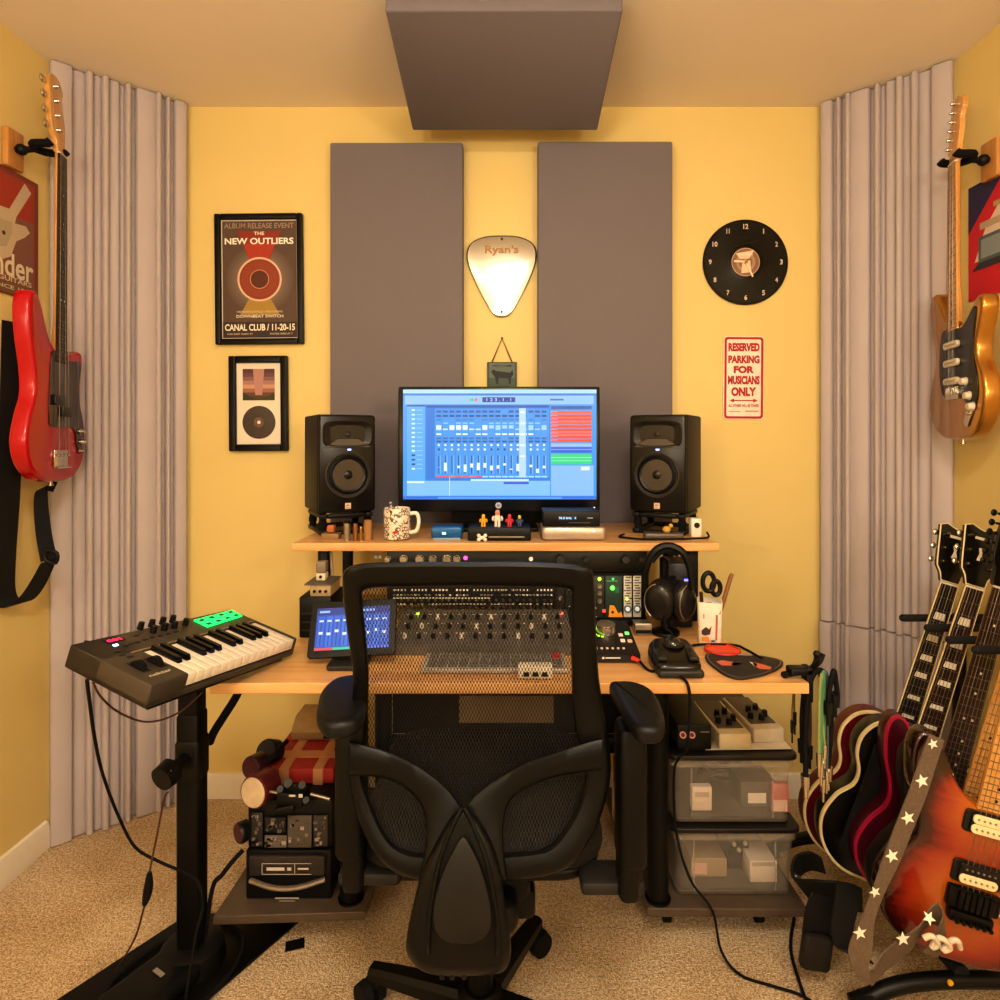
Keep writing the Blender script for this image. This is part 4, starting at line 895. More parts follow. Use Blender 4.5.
def hang(px0, px1, top, bot, w, r, m_, label, plug=True, dd=0., k=0):
    x0, x1 = X(px0, d), X(px1, d); zt, zb_ = Z(top, d), Z(bot, d); y = d-.012+dd
    T = Thing('patch_cable', label, 'cable', ((x0+x1)/2, y, zb_), 'patch cables on the hook')
    pts = [V((x0, y, zb_+.035)), V((x0, y, (zt+zb_)/2)), V((x0+(x1-x0)*.15, y, zt-.03)), V(((x0+x1)/2, y, zt)), V((x1-(x1-x0)*.12, y+.006, zt-.03)), V((x1, y+.008, (zt+zb_)/2)), V((x1-w, y+.006, zb_+.05))]
    T.part('lead', MB().tube(pts, r), m_)
    for p, q in ((pts[0], -1), (pts[-1], 1)):
        T.part('plug', MB().cyl(p, p-V((0, 0, .028)), r*1.9, r*1.7, 10).cyl(p-V((0, 0, .028)), p-V((0, 0, .05)), r*.9, n=10), CHROME if k else BPLAST)
hang(803, 830, 668, 788, .008, .0055, RUBB, 'thick black cable hanging outermost on the hook', dd=0., k=1)
hang(815, 820, 667, 772, .004, .0032, mat('green cable', '#4c8660', .5), 'mint green cable hanging at the middle of the hook', dd=-.014, k=1)
hang(812, 817, 669, 762, -.004, .003, mat('yellow green cable', '#87905a', .5), 'yellow green cable hanging beside the mint green one', dd=-.018, k=1)
hang(806, 812, 690, 770, .002, .0034, mat('brown cable', '#4a2a22', .5), 'dark brown cable hanging on the bins side of the hook', dd=.012)
hang(819, 825, 669, 790, .003, .0032, mat('slate cable', '#4c5866', .5), 'slate blue cable hanging on the hook', dd=-.006, k=1)
hang(822, 832, 666, 712, .006, .0055, RUBB, 'short black loop of cable high on the hook', dd=-.016)
hang(806, 832, 672, 760, .006, .005, RUBB, 'black cable hanging just behind the thick outer one', dd=.03)
hang(796, 800, 692, 740, .0, .002, mat('thin tan wire', '#6a5230', .6), 'thin tan wire dangling from the desk end', dd=.03)
# ================================================================ storage on the platform: clear bins
def clear_mat():
    m = bpy.data.materials.new('clear bin plastic'); m.use_nodes = True; nt = m.node_tree; N = nt.nodes; L = nt.links; b = N['Principled BSDF']
    b.inputs['Base Color'].default_value = (*C('#d8cfc2'), 1); b.inputs['Roughness'].default_value = .25
    tr = N.new('ShaderNodeBsdfTransparent'); tr.inputs['Color'].default_value = (.93, .91, .88, 1); mx = N.new('ShaderNodeMixShader')
    nz = N.new('ShaderNodeTexNoise'); nz.inputs['Scale'].default_value = 9; mr = N.new('ShaderNodeMapRange'); mr.inputs['To Min'].default_value = .10; mr.inputs['To Max'].default_value = .26
    L.new(nz.outputs['Fac'], mr.inputs['Value']); L.new(mr.outputs['Result'], mx.inputs['Fac']); L.new(tr.outputs[0], mx.inputs[1]); L.new(b.outputs[0], mx.inputs[2])
    L.new(mx.outputs[0], N['Material Output'].inputs['Surface']); return m
CLEAR = clear_mat(); LIDM = mat('bin lid black', '#1c1815', .4)
RIMM = mat('frosted rim', '#a3927c', .4)
bw, bd, bh = .318, .40, .178
def make_bin(M, label):
    T = Thing('storage_bin', label, 'storage bin', M, 'clear bins stacked on the platform', world=False)
    rg = lambda w, d_, z: [(p[0], p[1], z) for p in rrect(w, d_, .02)]
    T.part('tub', MB().loft([rg(bw-.03, bd-.03, .001), rg(bw-.012, bd-.012, bh-.025)]), CLEAR)
    T.part('rim', MB().loft([rg(bw-.008, bd-.008, bh-.036), rg(bw-.002, bd-.002, bh-.034), rg(bw-.002, bd-.002, bh-.014), rg(bw-.014, bd-.014, bh-.014), rg(bw-.016, bd-.016, bh-.034)], False), CLEAR)
    for sx in (-1, 1): T.part('moulded_rib', MB().box((sx*(bw/2-.055), -bd/2+.0105, .075), (.004, .002, .13)), CLEAR)
    T.part('lid', MB().prism(rrect(bw+.012, bd+.012, .022), bh-.013, bh, .003).prism(rrect(bw-.05, bd-.05, .02), bh-.001, bh+.003, .001), LIDM)
    T.part('base_tray', MB().prism(rrect(bw-.02, bd-.02, .02), 0, .012, .003), mat('grey tray base', '#5d5348', .4))
    return T
bx0 = .578; by0 = 1.745; bz0 = .1006; bz1 = bz0+bh+.0042
lo = make_bin(T3(bx0, by0, bz0), 'lower clear storage bin standing on the low platform')
dup(lo.o, T3(bx0-.005, by0+.004, bz1), 'upper clear storage bin stacked under the desk, pedals on its lid')
def card(name, px0, px1, py0, py1, d, t, colr, label, cat, lab=None, zmin=0):
    x0, x1, z0, z1 = sheet_at(px0, px1, py0, py1, d); z0 = zmin or z0
    T = Thing(name, label, cat, ((x0+x1)/2, d, z0))
    T.part('body', MB(colr).box(((x0+x1)/2, d+t/2, (z0+z1)/2), (x1-x0, t, z1-z0), None, .002), COLR)
    if lab:
        a, b, c, e, cl = lab; q0, q1, w0, w1 = sheet_at(a, b, c, e, d); T.part('paper_label', MB(cl).box(((q0+q1)/2, d-.0006, (w0+w1)/2), (q1-q0, .001, w1-w0)), COLR)
zi0, zi1 = bz0+.0135, bz1+.0135
card('white_carton', 692, 712, 787, 816, 1.585, .02, '#e8d8ca', 'narrow white carton standing in the upper clear bin', 'box', (695, 709, 792, 797, '#c8b4a4'), zi1)
card('grey_case', 741, 776, 782, 812, 1.60, .09, '#6a6258', 'grey case with a white label in the upper clear bin', 'box', (748, 766, 793, 803, '#e8dfd2'), zi1)
card('pink_carton', 772, 789, 784, 814, 1.578, .015, '#c4736c', 'pink carton with a pale sticker in the upper clear bin', 'box', (773, 787, 800, 811, '#e6c4b8'), zi1)
def coil(name, c, r, m_, label, n=3, th=.004):
    pts = []
    for i in range(n*10+1):
        a = 2*PI*i/10; rr = r*(1+.12*math.sin(i*1.7)); pts.append(V(c)+V((rr*math.cos(a), rr*.8*math.sin(a), th*1.9*(i/10)+.004*math.sin(i*2.3)+th)))
    return single(name, MB().tube(pts, th, 6, 3), m_, label, 'cable')
coil('coiled_cable', (X(722, 1.72), 1.74, zi1), .05, mat('grey bagged cable', '#6e655a', .5), 'coiled grey cable lying in the upper clear bin', 4, .007)
card('pale_carton', 691, 727, 858, 889, 1.60, .12, '#a9957c', 'pale tan carton in the lower clear bin', 'box', (692, 707, 863, 874, '#dcb8a8'), zi0)
card('white_box', 750, 777, 861, 888, 1.58, .08, '#dccdc0', 'white box behind the front of the lower clear bin', 'box', (752, 775, 862, 866, '#b8a898'), zi0)
card('black_pouch', 728, 749, 838, 888, 1.63, .08, '#1c1a1a', 'black pouch with three pale buttons in the lower clear bin', 'pouch', None, zi0)
for i, (px, py) in enumerate(((736, 843), (747, 842), (741, 849))): pass
o = bpy.data.objects['black_pouch']; m = MB()
for px, py in ((734, 844), (745, 843), (739, 850)):
    m = MB().ball(P(px, py, 1.627), .006, 10); ob = m.build('button', PBONE, o, T3(*o.location).inverted())
# gear on the top lid
zl = bz1+bh+.0036
def lid_d(py): return (EYE-zl)*F/(py-CY)
single('paper_sheet', MB().prism([(X(705, 1.57), 1.565), (X(792, 1.57), 1.57), (X(792, 1.57), 1.80), (X(705, 1.57), 1.80)], zl, zl+.0012), mat('white paper', '#e8e0d2', .7), 'white paper sheet under the pedals on the bin lid', 'paper')
zq = zl+.0018
T = Thing('direct_box', 'black box with two round jacks on the bin lid', 'audio device', (X(694, 1.56), 1.56, zq))
x0, x1 = X(677, 1.56), X(714, 1.56)
T.part('body', MB().box(((x0+x1)/2-.003, 1.66, zq+.033), (x1-x0-.006, .20, .064), None, .004), BPLAST)
for px in (683, 692): T.part('jack', MB('#d8a090').cyl(P(px, 735, 1.56), P(px, 735, 1.554), .0085, n=18).color('#5a2018').cyl(P(px, 735, 1.554), P(px, 735, 1.5535), .005, n=16), COLR)
T.part('printed_marks', MB('#8a847c').box(P(705, 732, 1.5595), (.022, .001, .003)), vmat('printed mark', .4))
def pedal(px0, px1, d, L, h, m_, label, ang):
    x0, x1 = X(px0, d), X(px1, d); w = x1-x0; A = T3((x0+x1)/2, d, zq) @ RZ(R(ang))
    T = Thing('effect_unit', label, 'pedal', A, 'cream pedals on the bin lid', world=False)
    T.part('body', MB().box((0, L/2, h/2), (w, L, h), None, .004), m_)
    T.part('top_plate', MB().box((0, L/2+.01, h+.001), (w*.8, L*.8, .003)), mat('dark grey plate', '#5b5146', .5))  # top plate in one even dark grey
    for i, (u, v) in enumerate(((-.25, .05), (.05, .04), (.28, .06), (-.1, .09), (.2, .1))): T.part('knob', MB().cyl((u*w, v+.01, h+.002), (u*w, v+.01, h+.018), .008, .0065, 12), BPLAST)
    return T
pedal(719, 752, 1.565, .20, .040, CREAM, 'cream pedal with black knobs, nearest the two-jack box', 3)
pedal(753, 785, 1.60, .20, .036, mat('pale grey enamel', '#cfc4b2', .45), 'pale pedal with black knobs at the open end of the bin lid', 4)
# cartons behind the leg
card('white_parts_box', 617, 644, 795, 866, 1.80, .09, '#d8c8b8', 'white parts box standing behind the desk leg', 'box', (620, 642, 810, 815, '#8a3030'), .1004)
zz = Z(795, 1.80)+.001
card('red_carton', 618, 643, 770, 794, 1.80, .085, '#9a3030', 'red carton on the white parts box behind the desk leg', 'box', (622, 640, 776, 782, '#d8c0b0'), zz)

# ================================================================ things on the other platform
d = 1.53; x0, x1 = X(244, d), X(330, d); zb2 = .1006; zt = Z(853, d)
T = Thing('computer_case', 'small black computer with a curved silver lip on the low platform', 'computer', ((x0+x1)/2, d, .1))
T.part('case', MB().box(((x0+x1)/2, d+.20, (zb2+zt)/2), (x1-x0, .38, zt-zb2), None, .004), BPLAST)
T.part('front_bezel', MB().box(((x0+x1)/2, d+.004, (Z(856, d)+Z(876, d))/2), ((x1-x0)*.88, .012, Z(856, d)-Z(876, d)), None, .004), mat('bezel grey', '#39332f', .35, .2))
lip = MB(); lip.tube([(x0+.016, d-.001, Z(880, d)), ((x0+x1)/2-.03, d-.016, Z(883, d)), ((x0+x1)/2+.03, d-.016, Z(883, d)), (x1-.012, d-.001, Z(879, d))], .0065)
T.part('silver_lip', lip, mat('satin silver', '#9d9288', .3, .7))
m = MB('#cfc6bc').at(back_sheet((x0+x1)/2, d-.0035, Z(868, d))); W_ = .115
m.rect(-.062, -.014, .062, -.0125, 0); m.rect(-.062, .0125, .062, .014, 0); m.rect(-.062, -.014, -.0605, .014, 0); m.rect(-.05, -.004, -.005, .004, .0002); m.rect(.002, -.004, .012, .004, .0002); m.rect(.02, -.012, .0215, .012, .0002); m.rect(.028, -.002, .055, .003, .0002)
T.part('printed_marks', m, vmat('printed mark', .4), smooth=0)
m = MB('#aaa29a').at(back_sheet((x0+x1)/2, d-.0008, Z(898, d))); m.rect(-.03, -.002, .03, .002, 0); m.rect(-.02, -.008, .02, -.006, 0); T.part('maker_marks', m, vmat('printed mark', .4), smooth=0)
# circuit covered gear
zg0 = zt+.0008; d = 1.545; x0, x1 = X(247, d), X(332, d); zg1 = Z(801, d)
T = Thing('synth_module', 'black synthesizer module covered with grey patch panels, on the computer', 'synthesizer', ((x0+x1)/2, d, zg0))
T.part('case', MB().box(((x0+x1)/2, d+.15, (zg0+zg1)/2), (x1-x0, .29, zg1-zg0-.001), None, .004), BPLAST)
rnd = random.Random(21)
for (px0, px1, py0, py1, c) in ((252, 263, 812, 846, '#2c2a28'), (265, 286, 817, 832, '#1c1a1a'), (288, 312, 815, 847, '#5a524c'), (314, 328, 815, 846, '#3a3633'), (265, 287, 835, 847, '#6a625a')):
    a0, a1, b0, b1 = sheet_at(px0, px1, py0, py1, d); pn = T.part('patch_panel', MB(c).box(((a0+a1)/2, d-.001, (b0+b1)/2), (a1-a0, .004, b1-b0), None, .001), COLR)
    m = MB()
    for i in range(16): m.color(rnd.choice(['#a59d94', '#6a625a', '#15110f', '#8a7c70', '#5a5048'])).box((a0+.004+rnd.random()*(a1-a0-.01), d-.0036, b0+.004+rnd.random()*(b1-b0-.008)), (.003+.008*rnd.random(), .001, .003+.006*rnd.random()))
    T.part('printed_marks', m, vmat('printed mark', .4), pn, smooth=0)
zr0 = zg1+.0004
# red case with tan straps
d = 1.62; x0, x1 = X(262, d), X(334, d); zr1 = Z(769, d)
T = Thing('red_case', 'red case bound with tan straps on the synthesizer module', 'case', ((x0+x1)/2, d, zr0))
redm = mat('red case cloth', '#a3281f', .6, var=.12)
T.part('body', MB().box(((x0+x1)/2, d+.15, (zr0+zr1)/2), (x1-x0, .30, zr1-zr0), None, .006), redm)
tan = mat('tan strap', '#c48a5a', .6)
for px in (284, 318): T.part('strap', MB().box((X(px, d), d+.15, (zr0+zr1)/2), (.027, .305, zr1-zr0+.004), None, .002), tan)
T.part('cross_strap', MB().box(((x0+x1)/2, d+.075, zr1+.0005), (x1-x0+.002, .035, .004)), tan)
d2 = 1.77; x0, x1 = X(291, d2), X(337, d2); 
T = Thing('tan_box', 'tan box with a sloped lid on the red case', 'box', ((x0+x1)/2, d2, zr1+.003))
h2 = .022
zb3 = zr1+.0030
T.part('body', MB().box(((x0+x1)/2, d2+.07, zb3+h2/2), (x1-x0, .14, h2), None, .003), mat('tan card', '#8f7048', .7)); 
T.part('lid', MB().loft([[(x, d2, zb3+h2), (x, d2+.14, zb3+h2), (x, d2+.12, zb3+h2+.03), (x, d2+.04, zb3+h2+.03)] for x in (x0, x1)]), mat('pale tan card', '#a88a5c', .7)); T.part('label_tab', MB().box((X(327, d2), d2-.001, zb3+h2*.55), (.020, .003, .014)), BPLAST)
# round tin with cream face plus maroon pads
def disc_thing(name, px, py, d, r, th, mf, mb_, label, cat, nrm=(-.35, -1, .1)):
    c = P(px, py, d); n = V(nrm).normalized(); T = Thing(name, label, cat, tuple(c))
    T.part('shell', MB().cyl(c-n*th, c, r*.96, r, 28).cyl(c, c+n*.004, r, r*.95, 28), mb_); T.part('face', MB().cyl(c+n*.004, c+n*.0065, r*.90, r*.85, 28), mf); return T
MAR = mat('maroon vinyl', '#4a1a22', .4)
disc_thing('hand_drum', 254, 792, 1.52, .040, .055, mat('drum skin', '#cdb898', .6, var=.12), mat('dark red shell', '#5a1c1c', .4), 'round dark red hand drum with a cream skin facing out', 'drum')
disc_thing('maroon_pad', 252, 768, 1.585, .030, .035, MAR, mat('dark maroon shell', '#38141a', .4), 'round maroon cushion pad above the cream hand drum', 'pad')
disc_thing('navy_pad', 267, 752, 1.66, .033, .035, mat('navy vinyl', '#20202c', .4), BPLAST, 'round navy cushion pad behind the red case', 'pad', (-.3, -1, .5))
disc_thing('maroon_cup', 240, 833, 1.56, .026, .02, MAR, BPLAST, 'small maroon round cup beside the synthesizer module', 'cup', (-.8, -1, 0))
single('pad_strap', MB().tube([P(262, 765, 1.6), P(272, 757, 1.6), P(281, 747, 1.63), P(287, 741, 1.66)], .006), RUBB, 'black strap running up behind the red case', 'strap')
# black clamp with knobs
T = Thing('camera_clamp', 'black multi-knob clamp resting in front of the red case', 'clamp', tuple(P(292, 803, 1.50)))
T.part('body', MB().at(T3(*P(293, 795, 1.535))).box((0, 0, 0), (.07, .05, .035), RY(R(8)), .008).box((-.012, -.01, -.022), (.05, .04, .02), RY(R(-12)), .006), BPLAST)
for px, py, r in ((288, 784, .012), (302, 786, .010), (280, 790, .009), (306, 801, .009)): T.part('knob', MB().cyl(P(px, py, 1.53), P(px, py-1, 1.50), r, r*.85, 14), DPLAST)
T.part('rod', MB().cyl(P(268, 791, 1.52), P(278, 793, 1.515), .0035).cyl(P(311, 794, 1.515), P(330, 799, 1.51), .004), STEEL)
m = MB('#d8d0c8').at(back_sheet(*P(297, 796, 1.507))); m.rect(-.02, -.002, -.004, .003, 0); m.rect(.004, -.004, .014, .005, 0); T.part('printed_marks', m, vmat('printed mark', .4), smooth=0)
single('floor_plug_cable', MB().tube([P(243, 850, 1.52), P(232, 862, 1.50), P(222, 875, 1.49), P(212, 890, 1.49), V((X(209, 1.5), 1.47, .015))], .0055), RUBB, 'black cable slanting from the computer down behind the stand column', 'cable')
single('red_pouch', MB().box(P(358, 868, 1.7), (.05, .06, .07), None, .012), redm, 'small red pouch on the platform behind the chair', 'pouch')
o = bpy.data.objects['red_pouch']; o.location.z = .1006
# ================================================================ mesh office chair
CHB = mat('chair frame plastic', '#090807', .4, var=.06, bump=.03, bscale=700, spec=.3)
CHG = mat('chair soft pad', '#0e0e10', .45, var=.06, spec=.4)
CHS = mat('chair teardrop panel', '#0d0b0a', .5, var=.05)
def weave_mat(name, colr, dens, gap, sx=1., sz=1.):
    m = bpy.data.materials.new(name); m.use_nodes = True; nt = m.node_tree; N = nt.nodes; L = nt.links; b = N['Principled BSDF']
    b.inputs['Base Color'].default_value = (*C(colr), 1); b.inputs['Roughness'].default_value = .55
    tc = N.new('ShaderNodeTexCoord'); sp = N.new('ShaderNodeSeparateXYZ'); L.new(tc.outputs['Object'], sp.inputs[0])
    def mul(a, k):
        n = N.new('ShaderNodeMath'); n.operation = 'MULTIPLY'; n.inputs[1].default_value = k; L.new(a, n.inputs[0]); return n.outputs[0]
    def op(o, a, b_=None, v=None):
        n = N.new('ShaderNodeMath'); n.operation = o; L.new(a, n.inputs[0])
        if b_ is not None: L.new(b_, n.inputs[1])
        if v is not None: n.inputs[1].default_value = v
        return n.outputs[0]
    u, w = mul(sp.outputs['X'], dens*sx), mul(sp.outputs['Z'], dens*sz)
    s1, s2 = op('SINE', op('ADD', u, w)), op('SINE', op('SUBTRACT', u, w))
    pr = op('MULTIPLY', s1, s2)               # diamond cells
    hole = op('GREATER_THAN', op('ABSOLUTE', pr), v=gap)
    tr = N.new('ShaderNodeBsdfTransparent'); mx = N.new('ShaderNodeMixShader')
    L.new(hole, mx.inputs['Fac']); L.new(b.outputs[0], mx.inputs[1]); L.new(tr.outputs[0], mx.inputs[2]); L.new(mx.outputs[0], N['Material Output'].inputs['Surface'])
    return m
MESHM = weave_mat('chair mesh weave', '#0c0a09', 520., .20, 1., .45)
ZY = [(.25, 1.10), (.36, 1.085), (.45, 1.10), (.6, 1.145), (.75, 1.155), (.9, 1.12), (1.05, 1.065)]
def yb_(z):
    if z <= ZY[0][0]: return ZY[0][1]
    for (a, p), (b, q) in zip(ZY, ZY[1:]):
        if z <= b: t = (z-a)/(b-a); t = t*t*(3-2*t)*.5+t*.5; return p+(q-p)*t
    return ZY[-1][1]
DR = 1.12
def c2(px, py): return ((px-CX)*DR/F, (CY-py)*DR/F)
def warp(p):          # (across, up, out) on the reference depth -> on the curved back
    u, w, off = p; d = DR
    for _ in range(6): d = yb_(EYE+w*d/DR)
    d -= off; return V((u*d/DR, d, EYE+w*d/DR))
def warped(mb):
    mb.v = [warp(p) for p in mb.v]; return mb
O = [(350,566),(410,562),(470,562),(530,562),(586,567),(594,585),(596,630),(599,678),(605,720),(611,764),(606,800),(592,836),(570,866),(540,877),(500,880),(460,880),(425,880),(398,874),(376,855),(358,820),(348,775),(348,735),(353,680),(347,630),(343,590)]
I = [(367,589),(415,587),(470,586),(525,587),(567,589),(571,600),(571,640),(572,690),(576,732),(586,768),(579,800),(567,824),(548,846),(525,851),(495,853),(460,853),(425,853),(405,850),(388,838),(373,808),(361,770),(366,735),(369,680),(366,635),(363,602)]
Oc = catmull([(*c2(*p), 0) for p in O], True, 4); Ic = catmull([(*c2(*p), 0) for p in I], True, 4)
T = Thing('office_chair', 'black mesh-backed office chair pushed up to the desk', 'chair', (-.058, 1.27, 0))
m = MB(); rings = []; K = 12
for a in range(K):
    t = 2*PI*a/K; cu, sn = math.cos(t), math.sin(t); e = lambda v: math.copysign(abs(v)**.7, v)
    rings.append([o.lerp(i, .5-.5*e(cu)).xy.to_3d()+V((0, 0, .004+.018*e(sn))) for o, i in zip(Oc, Ic)])
vs = [p for r in rings for p in r]; n = len(Oc)
m.add(vs, [(a*n+j, a*n+(j+1) % n, ((a+1) % K)*n+(j+1) % n, ((a+1) % K)*n+j) for a in range(K) for j in range(n)])
T.part('backrest_frame', warped(m), CHB)
m = MB(); cen = V((-.052, -.52, 0)); rg = []
for k in (1.02, .85, .68, .5, .33, .17): rg.append([cen+(p-cen)*k+V((0, 0, -.002)) for p in Ic])
vs = [p for r in rg for p in r]+[cen+V((0, 0, -.002))]
m.add(vs, [(a*n+j, a*n+(j+1) % n, (a+1)*n+(j+1) % n, (a+1)*n+j) for a in range(5) for j in range(n)]+[(5*n+j, 5*n+(j+1) % n, 6*n) for j in range(n)])
T.part('backrest_mesh', warped(m), MESHM)
def plate(name, pts, z0, z1, r, mt, par=None, n_=3):
    p = catmull([(*c2(*q), 0) for q in pts], True, n_); return T.part(name, warped(MB().prism([(q.x, q.y) for q in p], z0, z1, r)), mt, par)
def band(name, pairs, half, off, mt):
    up = catmull([(*c2(*p), 0) for p, _ in pairs], False, 4); lw = catmull([(*c2(*q), 0) for _, q in pairs], False, 4); K = 12; rg = []
    for a, b in zip(up, lw):
        r = []
        for k in range(K):
            t = 2*PI*k/K; e = lambda v: math.copysign(abs(v)**.65, v); r.append(a.lerp(b, .5-.5*e(math.cos(t))).xy.to_3d()+V((0, 0, off+half*e(math.sin(t)))))
        rg.append(r)
    return T.part(name, warped(MB().loft(rg)), mt)
band('support_arm', [((350,741),(350,776)),((366,745),(366,776)),((392,753),(390,780)),((419,766),(410,792)),((442,783),(423,810)),((457,799),(426,840)),((466,815),(418,884))], .015, .026, CHB)
band('support_arm', [((602,738),(602,770)),((586,742),(584,772)),((556,752),(552,778)),((522,764),(520,792)),((488,784),(506,810)),((470,799),(503,840)),((461,815),(508,884))], .015, .026, CHB)
sp_ = plate('spine', [(464,806),(478,818),(492,842),(501,872),(505,905),(511,942),(509,964),(498,974),(470,976),(440,976),(420,970),(409,958),(406,942),(413,905),(422,872),(436,842),(450,818)], .016, .055, .016, CHB)
plate('teardrop_panel', [(463,836),(474,852),(484,876),(491,905),(491,930),(478,942),(463,944),(446,942),(434,930),(433,905),(441,876),(452,852)], .050, .059, .004, CHS, sp_)
for px in (442, 452, 464): T.part('grip_tooth', warped(MB().prism([(q[0], q[1]) for q in [c2(px-3, 972), c2(px+3, 972), c2(px+2.4, 980), c2(px-2.4, 980)]], .026, .046, .002)), CHB, sp_)
# ridge lines bordering the teardrop
for s in (-1, 1): T.part('ridge', warped(MB().tube([(*c2(463+s*dx, py), .056) for dx, py in ((1, 808), (10, 826), (22, 856), (30, 892), (35, 930), (34, 955))], .0042)), CHB, sp_)
sx_, sy_ = -.056, 1.42
st = [(p[0], p[1]) for p in rrect(.50, .50, .09, 8)]
T.part('seat', MB().prism([(sx_+x, sy_+y) for x, y in st], .425, .478, .022), mat('seat weave', '#241f1a', .8, var=.5, scale=260, bump=.4, bscale=420))
T.part('seat_pan', MB().prism([(sx_+x*.97, sy_+y*.97) for x, y in st], .405, .428, .008), CHB)
T.part('mechanism', MB().box((-.03, 1.33, .375), (.15, .26, .07), None, .02).box((-.03, 1.20, .355), (.10, .12, .06), None, .02).box((.03, 1.24, .33), (.05, .05, .06), None, .012), CHB)
T.part('tilt_lever', MB().tube([(.03, 1.30, .37), (.10, 1.28, .365), (.125, 1.275, .362)], .007).box((.125, 1.275, .362), (.035, .03, .012), None, .005), CHB)
hx_, hy_ = -.058, 1.27
T.part('gas_cylinder', MB().cyl((hx_, hy_, .07), (hx_, hy_, .22), .026, n=20).cyl((hx_, hy_, .2), (hx_, hy_, .36), .016, n=18), BSTEEL)
T.part('hub', MB().lathe([(.045, .065), (.048, .075), (.046, .115), (.034, .125)], T3(hx_, hy_, 0), 24), CHB)
for a in (61, 160, 228, 285, 345):
    u = V((math.cos(R(a)), math.sin(R(a)), 0)); w = V((-u.y, u.x, 0)); h = V((hx_, hy_, 0)); rg = []
    for r_, hw, z0, z1 in ((.03, .026, .072, .116), (.12, .023, .070, .108), (.20, .020, .068, .100), (.262, .017, .066, .092)):
        c = h+u*r_; rg.append([c+w*(x*hw)+V((0, 0, z0+(z1-z0)*k)) for x, k in ((-1, .1), (-.8, 0), (.8, 0), (1, .1), (1, .75), (.6, 1), (-.6, 1), (-1, .75))])
    lg = T.part('leg', MB().loft(rg), CHB)
    e = h+u*.252; ax = V((math.cos(R(a+65)), math.sin(R(a+65)), 0))
    cs = MB().cyl(e+V((0, 0, .045)), e+V((0, 0, .072)), .008, n=12)
    k = e+V((u.x*.014, u.y*.014, 0))
    for s in (-1, 1): cs.cyl(k+ax*(s*.006)+V((0, 0, .029)), k+ax*(s*.026)+V((0, 0, .029)), .029, .027, 22)
    cs.box(tuple(k+V((0, 0, .048))), (.03, .03, .016), RZ(R(a+65)), .006)
    T.part('caster', cs, RUBB, lg)
def flat_pt(px, py, z): d = (EYE-z)*F/(py-CY); return (X(px, d), d)
zA = .777
for s, outl in ((1, [(610,683),(612,680),(630,679.5),(646,684),(656,692),(662,705),(665,717),(662,725.5),(650,727.5),(637,725),(629,716),(619,699)]), (-1, [(317,712),(318,699),(322,687),(334,677),(350,673.5),(362,674),(368,684),(366,704),(360,716),(346,721.5),(326,722)])):
    pp = [flat_pt(*q, zA) for q in outl]; p = catmull([(*q, 0) for q in pp], True, 3)
    a_ = T.part('armrest', MB().prism([(q.x, q.y) for q in p], zA-.032, zA, .012), CHG)
    cx_ = sum(q[0] for q in pp)/len(pp); cy_ = sum(q[1] for q in pp)/len(pp)
    T.part('arm_post', MB().box((cx_-s*.012, cy_+.02, .60), (.052, .075, .26), None, .014).box((cx_-s*.016, cy_+.025, .52), (.040, .055, .24), None, .012), CHB, a_)
    T.part('arm_bracket', MB().box((cx_-s*.045, cy_+.05, .417), (.12, .07, .026), None, .008), mat('grey bracket', '#2c2a28', .5, .3), a_)

# ================================================================ keyboard on its stand
s_ = .82; K0 = V((-.988*s_, 1.376*s_, EYE-(EYE-.799)*s_)); L_, W_ = .5*.95, .25*.95; ks = s_/.95
ux = V((.147, .475, -.052)).normalized(); uy = V((.229, -.078, -.062)); uy = (uy-ux*uy.dot(ux)).normalized(); uy = -uy; un = ux.cross(uy).normalized()
KM = MX(((ux.x, uy.x, un.x, K0.x), (ux.y, uy.y, un.y, K0.y), (ux.z, uy.z, un.z, K0.z), (0, 0, 0, 1))) @ MX.Scale(ks, 4); KI = KM.inverted()
def kp(px, py):        # image point -> keyboard top plane
    o = V((0, 0, EYE)); r = V(((px-CX)/F, 1, (CY-py)/F)); t = (K0-o).dot(un)/r.dot(un); q = KI @ (o+r*t); return q.x, q.y
KB = Thing('midi_keyboard', 'grey 25-key keyboard controller with green lit pads on a black stand', 'keyboard', KM, None, world=False)
KG = mat('keyboard shell', '#4d443a', .42, .25, var=.04)
kx0 = .098; yk = -.098; hh = .050
KB.part('case', MB().box((L_/2, yk/2, -hh/2), (L_, -yk, hh), None, .004).box((kx0/2, -W_/2, -hh/2), (kx0, W_, hh), None, .004).box((L_-.006, -W_/2, -hh/2), (.012, W_, hh), None, .004).box((L_/2, -W_/2, -hh+.008), (L_, W_, .016), None, .004), KG)
ww = (L_-.013-kx0)/15; IV = mat('ivory keys', '#e6ddcf', .3, var=.02)
for i in range(15):
    KB.part('white_key', MB().box((kx0+ww*(i+.5), (yk-W_)/2-.001, -.0155), (ww-.0012, W_+yk-.004, .026), None, .0009), IV)
    if i % 7 in (0, 1, 3, 4, 5) and i < 14: KB.part('black_key', MB().loft([[(kx0+ww*(i+1)+a*w_, y, z) for a, y in ((-1, yk-.002), (-1, yk-.085-q), (1, yk-.085-q), (1, yk-.002))] for z, w_, q in ((-.004, .0068, .002), (.009, .0052, -.004))]), mat('gloss black key', '#0f0d0c', .22))
KB.part('seam_strip', MB().box((L_/2+.03, yk+.003, .0006), (L_-.08, .004, .0012)), mat('light seam', '#8a7c68', .4))
for px, py in ((140,629),(151,626.5),(162,624),(172,622),(153,632.5),(164,630),(174,628),(185,625)):
    q = kp(px, py); KB.part('knob', MB().cyl((*q, 0), (*q, .017), .0078, .0066, 14), BPLAST)
GRN = vmat('pad glow', .3, emit=2.2)
